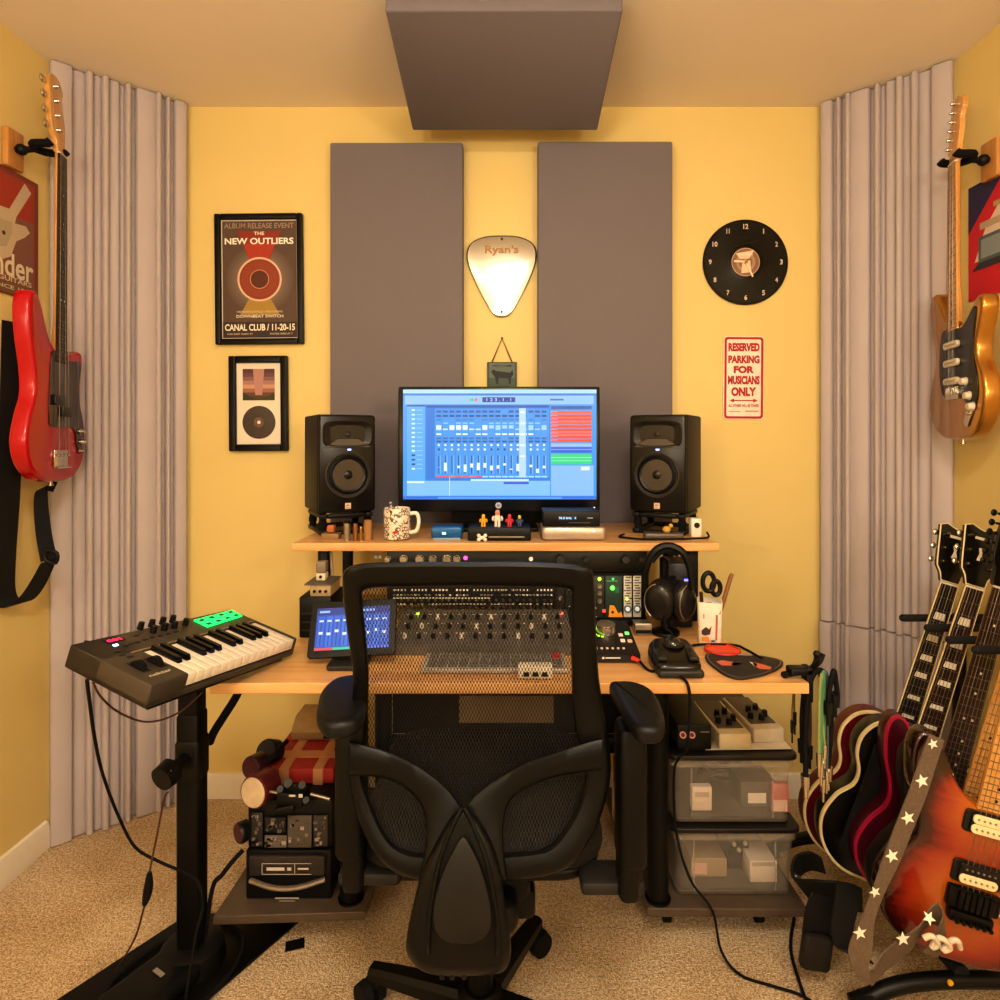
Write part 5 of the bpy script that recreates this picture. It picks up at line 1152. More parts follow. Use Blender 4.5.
a, b, c, e = [V((*kp(*q), 0)) for q in ((192.5, 621), (232, 610.5), (243, 616.5), (207.5, 628))]
for i in range(4):
    for j in range(2):
        bl = lambda u, v: (a*(1-u)+b*u)*(1-v)+(e*(1-u)+c*u)*v
        u0, u1, v0, v1 = (i+.06)/4, (i+.94)/4, (j+.06)/2, (j+.94)/2; mu, mv = .24*(u1-u0), .24*(v1-v0)
        out = [bl(*k)+V((0, 0, .003)) for k in ((u0, v0), (u1, v0), (u1, v1), (u0, v1))]; inn = [bl(*k)+V((0, 0, .003)) for k in ((u0+mu, v0+mv), (u1-mu, v0+mv), (u1-mu, v1-mv), (u0+mu, v1-mv))]
        g = MB('#0fdc6a'); g.add(out+inn, [(k, (k+1) % 4, 4+(k+1) % 4, 4+k) for k in range(4)]); g.add([p-V((0, 0, .003)) for p in out]+out, [(k, (k+1) % 4, 4+(k+1) % 4, 4+k) for k in range(4)])
        pd = KB.part('pad', g, GRN, smooth=0); KB.part('pad_top', MB('#0c5a30').add([p+V((0, 0, .0006)) for p in inn], [(0, 1, 2, 3)]), vmat('pad rubber', .5, emit=.5), pd, smooth=0)
q = kp(114, 640.5); m = MB(); m.box((*q, .0006), (.045, .017, .0012)); KB.part('display_window', m, BPLAST)
m = MB('#ff2a50').at(T3(q[0], q[1], .0016)); m.text('001', 0, 0, .034, .012, 0, '#ff2050', .04); KB.part('display_digits', m, vmat('led ring', .3, emit=3.), smooth=0)
q = kp(115.5, 645.5); KB.part('light', MB('#bcd4ff').box((*q, .001), (.010, .006, .002)), LEDM)
for px, py in ((125, 646), (131, 644), (137, 642.5), (117, 652), (122, 655), (128, 651.5), (136, 636), (145, 640), (152, 637.5), (160, 636), (168, 634), (176, 632), (130, 657)): q = kp(px, py); KB.part('button', MB().box((*q, .001), (.013, .006, .003), None, .001), DPLAST)
for px, py in ((138.5, 667), (155, 662.5)):
    q = kp(px, py); w_ = KB.part('wheel', MB().at(T3(*q, -.006) @ RY(R(90))).cyl((0, 0, -.006), (0, 0, .006), .020, n=28), RUBB); KB.part('wheel_well', MB().box((*q, .0004), (.018, .052, .0008)), BPLAST, w_)
q = kp(160, 673); m = MB().at(T3(q[0], q[1], .0008)); m.text('nektar', 0, 0, .055, .010, 0, '#cfc4b0', .02); KB.part('maker_mark', m, vmat('printed mark', .4), smooth=0)
q = kp(86, 643); m = MB().at(T3(q[0], q[1], .0008)); m.poly([(-.012, -.012), (.004, .012), (.012, .006), (-.002, -.002)], 0, '#15110e'); KB.part('emblem', m, vmat('printed mark', .4), smooth=0)
# stand
cxS, cyS = -.757, 1.462
SB = Thing('keyboard_stand', 'black steel column stand with a flat floor plate under the keyboard', 'keyboard stand', (cxS, cyS, 0))
SB.part('column', MB().box((cxS, cyS, .33), (.052, .052, .56), None, .006), BSTEEL)
SB.part('inner_column', MB().box((cxS, cyS, .66), (.047, .047, .14), None, .005), BSTEEL)
SB.part('collar', MB().box((cxS, cyS, .50), (.058, .058, .10), None, .008), BPLAST)
kc = KM @ V((L_/2, -W_/2, 0))
trm = KM @ T3(L_*.48, -W_/2, -hh-.0045)
SB.part('tray', MB().at(trm).box((0, 0, 0), (L_*.90, W_-.012, .008), None, .002), BPLAST)
kb_ = KM @ V((L_*.42, -W_/2, -hh-.024)); SB.part('tray_bracket', MB().loft([[V((cxS, cyS, .715))+V(o) for o in ((-.03, -.02, -.01), (.03, .02, -.01), (.03, .02, .012), (-.03, -.02, .012))], [kb_+V(o) for o in ((-.03, -.02, -.01), (.03, .02, -.01), (.03, .02, .012), (-.03, -.02, .012))]]), BSTEEL)
kn = P(172, 770, 1.40); kq = P(187, 757, 1.44)
SB.part('clamp_knob', MB().cyl(kq, kn, .014, .016, 18).cyl(kn, kn+(kn-kq).normalized()*.03, .030, .028, 20), BPLAST)
m = MB('#b8b0a4').at(MX.Translation(P(166, 774, 1.355)) @ RX(R(90))); SB.part('knob_label', MB('#b8b0a4').box(P(166.5, 772, 1.372), (.022, .003, .008)), COLR)
fpl = [(-1.08, 1.255), (-.84, 1.618), (-.545, 1.59), (-.76, 1.215)]
SB.part('floor_plate', MB().prism(fpl, .002, .010, .002), BSTEEL)
SB.part('foot_block', MB().box((-.80, 1.365, .032), (.12, .17, .044), RZ(R(-30)), .012).lathe([(.075, .010), (.07, .05), (.055, .06)], T3(cxS, cyS, 0), 24), BPLAST)
m = MB('#b8b0a4').at(T3(-.775, 1.46, .058) @ RZ(R(-27))); SB.part('foot_label', MB('#8f887e').box((-.79, 1.38, .0555), (.032, .010, .002), RZ(R(-30))), COLR)
# cables of the keyboard
a = KM @ V((.03, -.03, -.07))
single('keyboard_cable', MB().tube([P(87, 680, 1.09), P(90, 705, 1.13), P(95, 740, 1.2), P(103, 775, 1.28), P(118, 815, 1.36), P(135, 847, 1.42), P(160, 862, 1.42), P(186, 873, 1.405), P(198, 882, 1.40), P(203, 905, 1.40), P(196, 935, 1.38), V((-.712, 1.345, .02))], .0032), RUBB, 'black cable drooping from the keyboard to the stand foot', 'cable')
single('thin_brown_cable', MB().tube([P(93, 682, 1.085), P(101, 697, 1.11), P(120, 713, 1.16), P(148, 722, 1.2), P(178, 713, 1.24), P(203, 692, 1.27)], .0019), mat('brown cable', '#4a2a22', .5), 'thin brown cable looping under the keyboard', 'cable')
T = Thing('pedal_cable', 'dark inline cable with a thick splice hanging from the stand knob', 'cable', tuple(P(132, 948, 1.45)))
T.part('lead', MB().tube([P(168, 792, 1.365), P(164, 800, 1.37), P(157, 835, 1.36), P(150, 870, 1.355), P(148, 890, 1.36), P(142, 915, 1.37), P(134, 940, 1.39), V((-.92, 1.43, .014))], .0021), mat('brown cable', '#4a2a22', .5))
T.part('splice', MB().tube([P(149.5, 872, 1.355), P(148, 890, 1.36), P(144.5, 905, 1.365)], lambda t: .004+.006*math.sin(PI*t)), RUBB)
single('stand_hose', MB().tube([P(243, 681, 1.60), P(236, 697, 1.58), P(224, 716, 1.54), P(214, 732, 1.51), P(210, 742, 1.52)], .010), RUBB, 'thick black cable bending from the stand column up to the desk', 'cable')
pts = [V((-.715, 1.27, .016)), V((-.67, 1.36, .016)), V((-.645, 1.45, .016)), V((-.67, 1.535, .016)), V((-.75, 1.565, .016)), V((-.85, 1.515, .016)), V((-.905, 1.42, .016)), V((-.90, 1.34, .016))]
single('coiled_foot_cable', MB().tube(pts, .0048), RUBB, 'black cable coiled around the stand foot', 'cable')
single('black_tape', MB().box(P(295, 942, 1.52), (.045, .03, .003), RZ(.3)), BPLAST, 'small black scrap lying on the carpet by the stand plate', 'scrap')
bpy.data.objects['black_tape'].location.z = .001
# power adapter block on the plate edge
# ================================================================ guitars
def gmat(name, col, rough=.16, metal=.1, coat=1.): return mat(name, col, rough, metal, var=.05, scale=6, coat=coat)
def burst_mat():
    m = bpy.data.materials.new('sunburst lacquer'); m.use_nodes = True; nt = m.node_tree; N = nt.nodes; L = nt.links; b = N['Principled BSDF']
    tc = N.new('ShaderNodeTexCoord'); ds = []
    for c, k in (((-.0, 0, .125), (.165, 1, .15)), ((0, 0, .30), (.125, 1, .13))):
        s = N.new('ShaderNodeVectorMath'); s.operation = 'SUBTRACT'; s.inputs[1].default_value = c; L.new(tc.outputs['Object'], s.inputs[0])
        d = N.new('ShaderNodeVectorMath'); d.operation = 'MULTIPLY'; d.inputs[1].default_value = (1/k[0], 0, 1/k[2]); L.new(s.outputs[0], d.inputs[0])
        l = N.new('ShaderNodeVectorMath'); l.operation = 'LENGTH'; L.new(d.outputs[0], l.inputs[0]); ds.append(l.outputs['Value'])
    mn = N.new('ShaderNodeMath'); mn.operation = 'SMOOTH_MIN'; mn.inputs[2].default_value = .25; L.new(ds[0], mn.inputs[0]); L.new(ds[1], mn.inputs[1])
    nz = N.new('ShaderNodeTexNoise'); nz.inputs['Scale'].default_value = 22; nz.inputs['Distortion'].default_value = 1.2; mp = N.new('ShaderNodeMapping'); mp.inputs['Scale'].default_value = (.5, 1, 2.4); L.new(tc.outputs['Object'], mp.inputs[0]); L.new(mp.outputs[0], nz.inputs['Vector'])
    ad = N.new('ShaderNodeMath'); ad.operation = 'MULTIPLY_ADD'; ad.inputs[1].default_value = .16; L.new(nz.outputs['Fac'], ad.inputs[0]); L.new(mn.outputs[0], ad.inputs[2])
    rp = N.new('ShaderNodeValToRGB'); e = rp.color_ramp.elements; e[0].position = .25; e[0].color = (*C('#b5661e'), 1); e[1].position = 1.1 if False else 1.0; e[1].color = (*C('#240604'), 1)
    for p, c in ((.55, '#a64a16'), (.78, '#8a2612'), (.92, '#520e08')): x = e.new(p); x.color = (*C(c), 1)
    L.new(ad.outputs[0], rp.inputs['Fac']); L.new(rp.outputs['Color'], b.inputs['Base Color']); b.inputs['Roughness'].default_value = .2; b.inputs['Coat Weight'].default_value = 1; b.inputs['Coat Roughness'].default_value = .06
    return m
STRAT = [(0,0),(.08,.006),(.135,.045),(.158,.105),(.15,.165),(.122,.212),(.118,.25),(.135,.295),(.148,.33),(.138,.356),(.112,.352),(.078,.322),(.046,.308),(0,.306),(-.034,.314),(-.06,.335),(-.088,.375),(-.118,.405),(-.146,.402),(-.158,.37),(-.148,.315),(-.126,.26),(-.125,.215),(-.15,.165),(-.164,.105),(-.14,.045),(-.08,.006)]
PBASS = [(0,0),(.08,.006),(.138,.045),(.160,.11),(.150,.18),(.124,.235),(.122,.275),(.138,.315),(.140,.345),(.122,.358),(.09,.35),(.05,.345),(0,.345),(-.036,.355),(-.062,.38),(-.09,.43),(-.118,.462),(-.145,.458),(-.158,.42),(-.150,.36),(-.130,.29),(-.126,.235),(-.152,.18),(-.168,.11),(-.142,.045),(-.08,.006)]
SINGLE = [(0,0),(.09,.006),(.148,.05),(.170,.115),(.155,.18),(.123,.228),(.118,.262),(.132,.302),(.140,.335),(.128,.352),(.104,.344),(.078,.322),(.052,.318),(.04,.345),(.034,.385),(0,.40),(-.034,.402),(-.075,.405),(-.115,.385),(-.138,.345),(-.138,.300),(-.122,.258),(-.124,.222),(-.155,.18),(-.171,.115),(-.148,.05),(-.09,.006)]
SUPER = [(0,0),(.078,.006),(.132,.045),(.155,.105),(.146,.165),(.116,.212),(.112,.25),(.132,.30),(.152,.352),(.146,.382),(.124,.376),(.09,.332),(.05,.315),(0,.312),(-.034,.318),(-.066,.345),(-.095,.392),(-.124,.425),(-.148,.424),(-.158,.39),(-.146,.325),(-.120,.26),(-.118,.215),(-.146,.165),(-.160,.105),(-.136,.045),(-.078,.006)]
FB = RX(R(90))     # outline plane (x, up) ; extrusion goes out of the face (-y)
BLOCKFRETS = (3, 5, 7, 9, 12, 15, 17)
def guitar(name, label, cat, M, outline, sc=.648, bridge=.135, heel=.36, nfret=22, bodym=None, neckm=None, boardm='#2a1710', inlay='dot', inlc='#e0d6c4', binding=None, pg=None, pickups=(), bridge_kind='trem', head='strat', headm=None, knobs=(), nstr=6, nutw=.042, k=1., th=.044, metal=None, strapb=True):
    T = Thing(name, label, cat, M @ MX.Scale(k, 4) if k != 1 else M, 'guitars' if False else None, world=False)
    MT = metal or CHROME
    ol = catmull([(x, y, 0) for x, y in outline], True, 6); ol = [(p.x, p.y) for p in ol]
    T.part('body', MB().prism(ol, -.0, th, .010 if not binding else .004, FB), bodym, smooth=50)
    yf = -th
    def pf(x, z, o=0.): return (x, yf-o, z)
    if binding:
        n = len(ol); w = .006; p2 = [V(p) for p in ol]
        ar = sum(p2[i-1].x*p2[i].y-p2[i].x*p2[i-1].y for i in range(n))
        if ar < 0: p2.reverse()
        nor = []
        for i in range(n): t = (p2[(i+1) % n]-p2[i-1]).normalized(); nor.append(V((t.y, -t.x)))
        b = MB(); pr = ((.0004, -.007), (.0004, .0008), (-w, .0008), (-w, -.002))
        rg = [[(p.x+m_.x*q, -(th+o), p.y+m_.y*q) for p, m_ in zip(p2, nor)] for q, o in pr]
        b.loft([r+[r[0]] for r in rg], False, False); T.part('binding', b, binding)
    nut = bridge+sc; fz = lambda f: nut-sc*(1-2**(-f/12)); top = fz(nfret)-.006
    ww = lambda z: nutw+(nut-z)/(nut-top)*.014
    # neck
    nk = MB(); rg = []
    for z in (heel-.03, heel+.02, heel+.06, (heel+nut)/2, nut-.02, nut+.004):
        w = ww(z)/2; dz = .020 if z < heel+.03 else .014
        rg.append([(w*math.cos(PI+PI*j/8), -(th+.001)+dz*math.sin(PI*j/8) if True else 0, z) for j in range(9)])
    T.part('neck', MB().loft(rg), neckm)
    bt = .006
    fb = MB(); w0, w1 = ww(nut)/2, ww(top)/2
    fb.loft([[(-w1, -(th+.001), top), (w1, -(th+.001), top), (w1, -(th+bt), top), (-w1, -(th+bt), top)], [(-w0, -(th+.001), nut), (w0, -(th+.001), nut), (w0, -(th+bt), nut), (-w0, -(th+bt), nut)]])
    fbd = T.part('fretboard', fb, neckm if boardm is None else mat('board '+boardm, boardm, .4, var=.15, scale=30))
    for f in range(1, nfret+1): w = ww(fz(f))/2; T.part('fret', MB().box((0, -(th+bt+.0004), fz(f)), (2*w-.001, .0010, .0014)), mat('fret wire', '#7d746a', .35, .8), fbd)
    for f in (3, 5, 7, 9, 12, 15, 17, 19, 21):
        if f > nfret-1: continue
        zc = (fz(f)+fz(f-1))/2; y = -(th+bt+.0007)
        if inlay == 'block' and f not in (19+99,):
            w = ww(zc)/2*.62; hgt = (fz(f-1)-fz(f))*.30; b = MB().loft([[(-w, y, zc-hgt), (w, y, zc-hgt), (w*.86, y, zc+hgt), (-w*.86, y, zc+hgt)], [(-w, y-.0004, zc-hgt), (w, y-.0004, zc-hgt), (w*.86, y-.0004, zc+hgt), (-w*.86, y-.0004, zc+hgt)]])
            T.part('inlay', b, mat('pearl inlay', inlc, .25), fbd)
        else:
            for dx in ((-.009, .009) if f == 12 else (0,)): T.part('inlay', MB().cyl((dx, y, zc), (dx, y-.0003, zc), .0032, n=12), mat('inlay '+inlc, inlc, .3), fbd)
    if inlay == 'block':
        for s in (-1, 1):
            T.part('neck_binding', MB().loft([[(s*(ww(z)/2+.0008), -(th+.0025), z), (s*(ww(z)/2-.0012), -(th+.0025), z), (s*(ww(z)/2-.0012), -(th+bt+.0005), z), (s*(ww(z)/2+.0008), -(th+bt+.0005), z)] for z in (top, nut)]), binding, fbd)
    T.part('nut', MB().box((0, -(th+bt*.6), nut+.002), (nutw, .009, .005), None, .001), PBONE)
    # headstock
    hm = headm or neckm; yh = -(th-.010)
    A = T3(0, yh, nut+.004) @ RX(R(-4 if head in ('strat', 'bass', 'super') else -13)) @ FB
    if head == 'strat': hp_ = [(-.021,0),(-.024,.03),(-.034,.045),(-.036,.06),(-.034,.10),(-.032,.15),(-.030,.172),(-.018,.186),(.0,.188),(.018,.180),(.030,.165),(.034,.148),(.026,.132),(.022,.118),(.026,.098),(.025,.07),(.021,.04),(.021,0)]; tun = [(-.022+.0015*i, .045+.0255*i) for i in range(6)]; side = -1
    elif head == 'bass': hp_ = [(-.021,0),(-.026,.03),(-.044,.05),(-.048,.08),(-.047,.14),(-.044,.19),(-.034,.212),(-.012,.222),(.010,.220),(.026,.206),(.031,.186),(.024,.166),(.024,.14),(.028,.10),(.026,.06),(.021,.03),(.021,0)]; tun = [(-.022+.001*i, .058+.042*i) for i in range(4)]; side = -1
    elif head == 'super': hp_ = [(-.021,0),(-.026,.04),(-.034,.06),(-.034,.12),(-.022,.19),(-.008,.20),(.012,.16),(.026,.12),(.026,.06),(.021,.03),(.021,0)]; tun = [(-.020+.001*i, .05+.023*i) for i in range(6)]; side = -1
    else: hp_ = [(-.021,0),(-.026,.020),(-.036,.036),(-.038,.052),(-.041,.10),(-.044,.142),(-.028,.149),(-.012,.142),(0,.138),(.012,.142),(.028,.149),(.044,.142),(.041,.10),(.038,.052),(.036,.036),(.026,.020),(.021,0)]; tun = [(s*(.025+.0012*i), .048+.036*i) for s in (-1, 1) for i in range(3)]; side = 0
    ho = catmull([(x, y, 0) for x, y in hp_], True, 3) if head != 'paul' else [V((x, y, 0)) for x, y in hp_]
    hs = T.part('headstock', MB().prism([(p.x, p.y) for p in ho], 0, .014, .002, A), hm)
    if head == 'paul' and binding:
        bb = MB().tube([A @ V((x, y, .0135)) for x, y in hp_], .0018, 6, 0, True); T.part('headstock_binding', bb, binding, hs)
        mk = MB(inlc).at(A @ T3(0, 0, .0146)); mk.poly([(-.008, .062), (.008, .062), (.003, .08), (.006, .094), (-.006, .094), (-.003, .08)], 0, inlc); mk.rect(-.018, .114, .018, .121, 0, inlc); T.part('headstock_mark', mk, vmat('printed mark', .4), hs, smooth=0)
    for x, y in tun:
        sd = side or (1 if x > 0 else -1); edge = sd*(.040 if head != 'bass' else .05)
        t = MB().at(A); t.cyl((x, y, .012), (x, y, .026), .0052 if head != 'bass' else .007, .004, 10).cyl((x, y, .004), (edge*1.0, y, .004), .0028, n=8); kk = 1.0 if head != 'bass' else 1.7
        t.ball((edge*1.22, y, .004), .008*kk, 10, (.9, 1.05 if head != 'bass' else .9, .45)); T.part('tuner', t, MT, hs)
    # strings
    def spread(i, w): return (i-(nstr-1)/2)/(nstr-1)*w
    hb = .012
    for i in range(nstr):
        T.part('string', MB().cyl((spread(i, .052 if nstr == 6 else .057), -(th+hb), bridge), (spread(i, nutw*.8), -(th+bt+.002), nut), .0004+.0003*(nstr-i)/nstr*(2.5 if nstr == 4 else 1), n=5, caps=False), mat('string wire', '#8d857a', .35, .8))
    # pickguard, pickups
    if pg:
        pts, pm = pg; pc = catmull([(x, y, 0) for x, y in pts], True, 4); T.part('pickguard', MB().prism([(p.x, p.y) for p in pc], th+.0003, th+.003, .0008, FB), pm)
        yf0 = .003
    else: yf0 = 0.
    for (kind, z, m1, m2) in pickups:
        if kind == 'single':
            b = T.part('pickup', MB().at(T3(0, -(th+yf0), z) @ RY(R(0))).prism(rrect(.084, .020, .0098), 0, .009, .002, FB), m1)
            pp = MB(); [pp.cyl((spread(i, .052), -(th+yf0+.009), z), (spread(i, .052), -(th+yf0+.0102), z), .0026, n=8) for i in range(6)]; T.part('pole_pieces', pp, STEEL, b)
        elif kind == 'hum':
            r_ = T.part('pickup', MB().at(T3(0, -th, z)).prism(rrect(.090, .044, .008), 0, .005, .002, FB).prism(rrect(.070, .038, .006), .0, .010, .002, FB), m1)
            for s, mm in ((1, m2[0]), (-1, m2[1])):
                T.part('coil', MB().at(T3(0, -th-.009, z+s*.0095)).prism(rrect(.068, .018, .008), 0, .0035, .001, FB), mm, r_)
                pp = MB(); [pp.cyl((spread(i, .050), -th-.012, z+s*.0095), (spread(i, .050), -th-.0136, z+s*.0095), .0022, n=8) for i in range(6)]; T.part('pole_pieces', pp, STEEL, r_)
        elif kind == 'split':
            for s in (-1, 1): T.part('pickup', MB().at(T3(s*.022, -(th+yf0), z-s*.016)).prism(rrect(.052, .028, .004), 0, .010, .002, FB), m1)
    if bridge_kind == 'trem':
        b = T.part('bridge', MB().box(pf(0, bridge-.004, .004), (.072, .006, .036), None, .001), MT)
        for i in range(6): T.part('saddle', MB().box(pf(spread(i, .052), bridge, .009), (.0085, .005, .020), None, .001), MT, b)
    elif bridge_kind == 'bass':
        b = T.part('bridge', MB().box(pf(0, bridge-.012, .003), (.075, .004, .052), None, .001).box(pf(0, bridge-.036, .008), (.075, .012, .004)), MT)
        for i in range(4): T.part('saddle', MB().cyl(pf(spread(i, .057)-.0075, bridge, .008), pf(spread(i, .057)+.0075, bridge, .008), .0042, n=12), MT, b)
    elif bridge_kind == 'locking':
        b = T.part('bridge', MB().box(pf(0, bridge, .007), (.092, .014, .040), None, .003).box(pf(0, bridge-.034, .010), (.078, .018, .022), None, .004), mat('black hardware', '#1a1716', .28, .6))
        for i in range(6):
            T.part('saddle', MB().box(pf(spread(i, .054), bridge, .017), (.0082, .008, .034), None, .0015), mat('black hardware', '#1a1716', .28, .6), b)
            T.part('fine_tuner', MB().cyl(pf(spread(i, .060), bridge-.038, .018), pf(spread(i, .060), bridge-.038, .028), .0042, n=10), mat('black hardware', '#1a1716', .28, .6), b)
        T.part('arm', MB().tube([pf(.045, bridge-.01, .014), pf(.075, bridge-.016, .03), pf(.13, bridge-.01, .035), pf(.19, bridge+.0, .034)], .003), STEEL, b)
    else:
        T.part('bridge', MB().box(pf(0, bridge, .008), (.088, .012, .012), None, .003), MT); T.part('tailpiece', MB().box(pf(0, bridge-.04, .008), (.090, .012, .012), None, .004), MT)
    for (x, z, r_, km) in knobs: T.part('knob', MB().cyl(pf(x, z, yf0), pf(x, z, yf0+.014), r_, r_*.82, 20).cyl(pf(x, z, yf0), pf(x, z, yf0+.002), r_*1.1, n=20), km)
    if strapb: T.part('strap_button', MB().cyl((0, -th/2, .002), (0, -th/2, -.012), .005, n=10).cyl((0, -th/2, -.010), (0, -th/2, -.013), .0075, n=12), MT)
    T.M = M @ MX.Scale(k, 4); T.th = th
    return T
stretch = lambda L, k, z0=.2: [(x, y if y < z0 else z0+(y-z0)*k) for x, y in L]
PBASS = stretch(PBASS, 1.2); STRATH = stretch(STRAT, 1.16)
MAPLE = wood('maple neck', '#c78f4a', '#dfae68', 'Z', .3, 6, .5)
MAHO = wood('mahogany neck', '#5a2418', '#6d2e1e', 'Z', .35, 6, .4)
CREAMB = mat('cream binding', '#e6d3a4', .4, var=.03)
BLKG = mat('black guard', '#100e0d', .25, var=.1)
WHT = mat('aged white cover', '#ded3c0', .35)
# --- red bass on its wall hanger
BM = T3(-1.333, 1.745, 1.142) @ RZ(R(102)) @ RY(R(.5))
bass = guitar('bass_guitar', 'glossy red electric bass guitar hanging high on the wall with dark pickguard', 'bass guitar', BM, PBASS, sc=.864, bridge=.075, heel=.39, nfret=20, bodym=gmat('red lacquer', '#b00018', .2, .0, .35), neckm=MAPLE, boardm='#2c1a12', pg=(stretch([(.035,.33),(.075,.33),(.11,.335),(.122,.32),(.112,.27),(.116,.22),(.135,.17),(.140,.11),(.118,.075),(.098,.10),(.085,.145),(.05,.155),(-.045,.155),(-.062,.18),(-.058,.26),(-.05,.33),(-.03,.345)], 1.18), mat('tortoise guard', '#2a1410', .2, var=.4, scale=50, coat=.6)), pickups=(('split', .215, BLKG, None),), bridge_kind='bass', head='bass', knobs=((.118, .145, .010, CHROME), (.128, .112, .010, CHROME), (.112, .085, .006, STEEL)), nstr=4, nutw=.042)
# --- gold guitar on its hanger
GM = T3(1.312, 1.725, 1.262) @ RZ(R(-103)) @ RY(R(0))
gold = guitar('electric_guitar', 'metallic gold electric guitar with black pickguard hanging on the wall', 'guitar', GM, STRATH, bodym=gmat('gold lacquer', '#b07c26', .26, .75), neckm=MAPLE, boardm=None, inlc='#2a1c12', pg=(stretch([(.04,.30),(.075,.315),(.108,.34),(.122,.33),(.112,.28),(.108,.225),(.124,.18),(.132,.12),(.108,.075),(.080,.085),(.05,.115),(-.05,.125),(-.075,.15),(-.085,.20),(-.082,.25),(-.07,.30),(-.035,.308)], 1.1), BLKG), pickups=(('single', .165, WHT, None), ('single', .217, WHT, None), ('single', .268, WHT, None)), head='strat', knobs=((.072, .158, .011, WHT), (.092, .118, .011, WHT), (.110, .078+.01, .011, WHT)), k=1.)
gold.part('jack_plate', MB().at(T3(.085, -.044, .062) @ RY(R(35))).prism(rrect(.028, .062, .012), 0, .005, .002, FB).cyl((0, -.005, .01), (0, -.010, .01), .006, n=12), CHROME)
def hanger(M, label, y0):
    T = Thing('wall_hanger', label, 'guitar hanger', M, 'wall guitar hangers', world=False)    # local: x along the wall, y out from the wall, z up
    T.part('wood_block', MB().box((0, .010, 0), (.06, .019, .11), None, .004), wood('hanger oak', '#b07a3c', '#c99454', 'Z', .5))
    T.part('arm', MB().tube([(0, .02, 0), (0, .05, .0), (0, y0-.018, .002)], .009).ball((0, .035, 0), .016), BPLAST)
    for s in (-1, 1): T.part('prong', MB().tube([(0, y0-.02, .002), (s*.024, y0-.010, .004), (s*.031, y0+.006, .004), (s*.031, y0+.035, .004), (s*.030, y0+.045, .010)], .0115), RUBB)
    return T
hanger(MX(((0, 1, 0, XL+.001), (1, 0, 0, 1.748), (0, 0, 1, 2.092), (0, 0, 0, 1))), 'wooden wall block with padded black yoke holding the red bass', .096)
hanger(MX(((0, -1, 0, XR-.001), (1, 0, 0, 1.739), (0, 0, 1, 2.058), (0, 0, 0, 1))), 'wooden wall block with padded black yoke holding the gold guitar', .090)
# strap of the bass
T = Thing('guitar_strap', 'wide black strap hanging below the red bass on the wall', 'strap', (-1.36, 1.75, .82))
ft = lambda px, py, d: P(px, py, d)
w1 = V((.006, .025, 0))
T.part('webbing', MB().ribbon([ft(14, 322, 1.66), ft(13, 370, 1.66), ft(11, 430, 1.67), ft(8, 500, 1.68), ft(4, 560, 1.69), ft(3, 590, 1.70), ft(8, 602, 1.71), ft(20, 603, 1.72), ft(32, 592, 1.73), ft(42, 575, 1.74), ft(49, 560, 1.745)], [V((.008, .03, 0))]*5+[V((.010, .03, -.004)), V((.012, .03, 0)), V((.016, .026, .004)), V((.016, .022, .008)), V((.014, .02, .01)), V((.012, .016, .008))], .003), mat('strap webbing', '#0f0c0b', .7, var=.2, scale=300))
T.part('leather_end', MB().ribbon([ft(49, 560, 1.745), ft(44, 535, 1.75), ft(41, 505, 1.755), ft(42, 490, 1.76), ft(48, 486, 1.765), ft(55, 487, 1.765)], [V((.016, .010, .004)), V((.017, .008, 0)), V((.016, .006, 0)), V((.014, .004, .004)), V((.008, .004, .012)), V((.004, .004, .014))], .0045), mat('strap leather', '#0b0908', .6, var=.15, spec=.2))
T.part('buckle', MB().tube([ft(46, 550, 1.735), ft(57, 553, 1.74), ft(56, 563, 1.74), ft(46, 560, 1.735)], .005, closed=True, smooth=3), BPLAST)
# --- guitars in the floor rack
def gm(px, py, d, tilt, yaw=0): return MX.Translation(P(px, py, d)) @ RZ(R(yaw)) @ RY(R(tilt))
def gn(px, py, d, npx, nl, yaw=-9.):     # lean so that the nut comes to the given column
    t = 15.
    for _ in range(12):
        q = gm(px, py, d, t, yaw) @ V((0, -.04, nl)); e = npx-(CX+F*q.x/q.y); t += e*.12
    return gm(px, py, d, t, yaw)
BLK6 = gmat('black lacquer', '#0a0808', .28, .0, .2); WINE = gmat('wine red lacquer', '#5a0a12', .3, .0, .2); MAG = gmat('magenta lacquer', '#400816', .3, .0, .2)
BK = mat('black pickup ring', '#131110', .35); CRC = mat('cream coil', '#e6d6ae', .4)
KBL = mat('black speed knob', '#14110f', .25)
G1 = guitar('electric_guitar', 'wine red single-cut guitar with cream binding, furthest in the rack', 'guitar', gn(851, 854, 1.65, 946, .778), SINGLE, sc=.628, bridge=.150, heel=.39, bodym=WINE, neckm=MAHO, boardm='#1d120d', inlay='block', binding=CREAMB, pickups=(('hum', .185, CHROME, (CHROME, CHROME)), ('hum', .275, CHROME, (CHROME, CHROME))), bridge_kind='stop', head='paul', headm=mat('black veneer', '#120f0d', .25), knobs=((.088, .06, .012, KBL), (.12, .085, .012, KBL), (.10, .105, .012, KBL), (.132, .13, .012, KBL)), th=.05)
G1.part('switch_ring', MB().at(T3(-.088, -.0505, .335)).lathe([(.007, 0), (.017, .0), (.017, .0015), (.007, .0015)], RX(R(90)), 24, False), CREAMB)
G1.part('switch', MB().cyl((-.088, -.05, .335), (-.088, -.066, .335), .003, n=8), CREAMB)
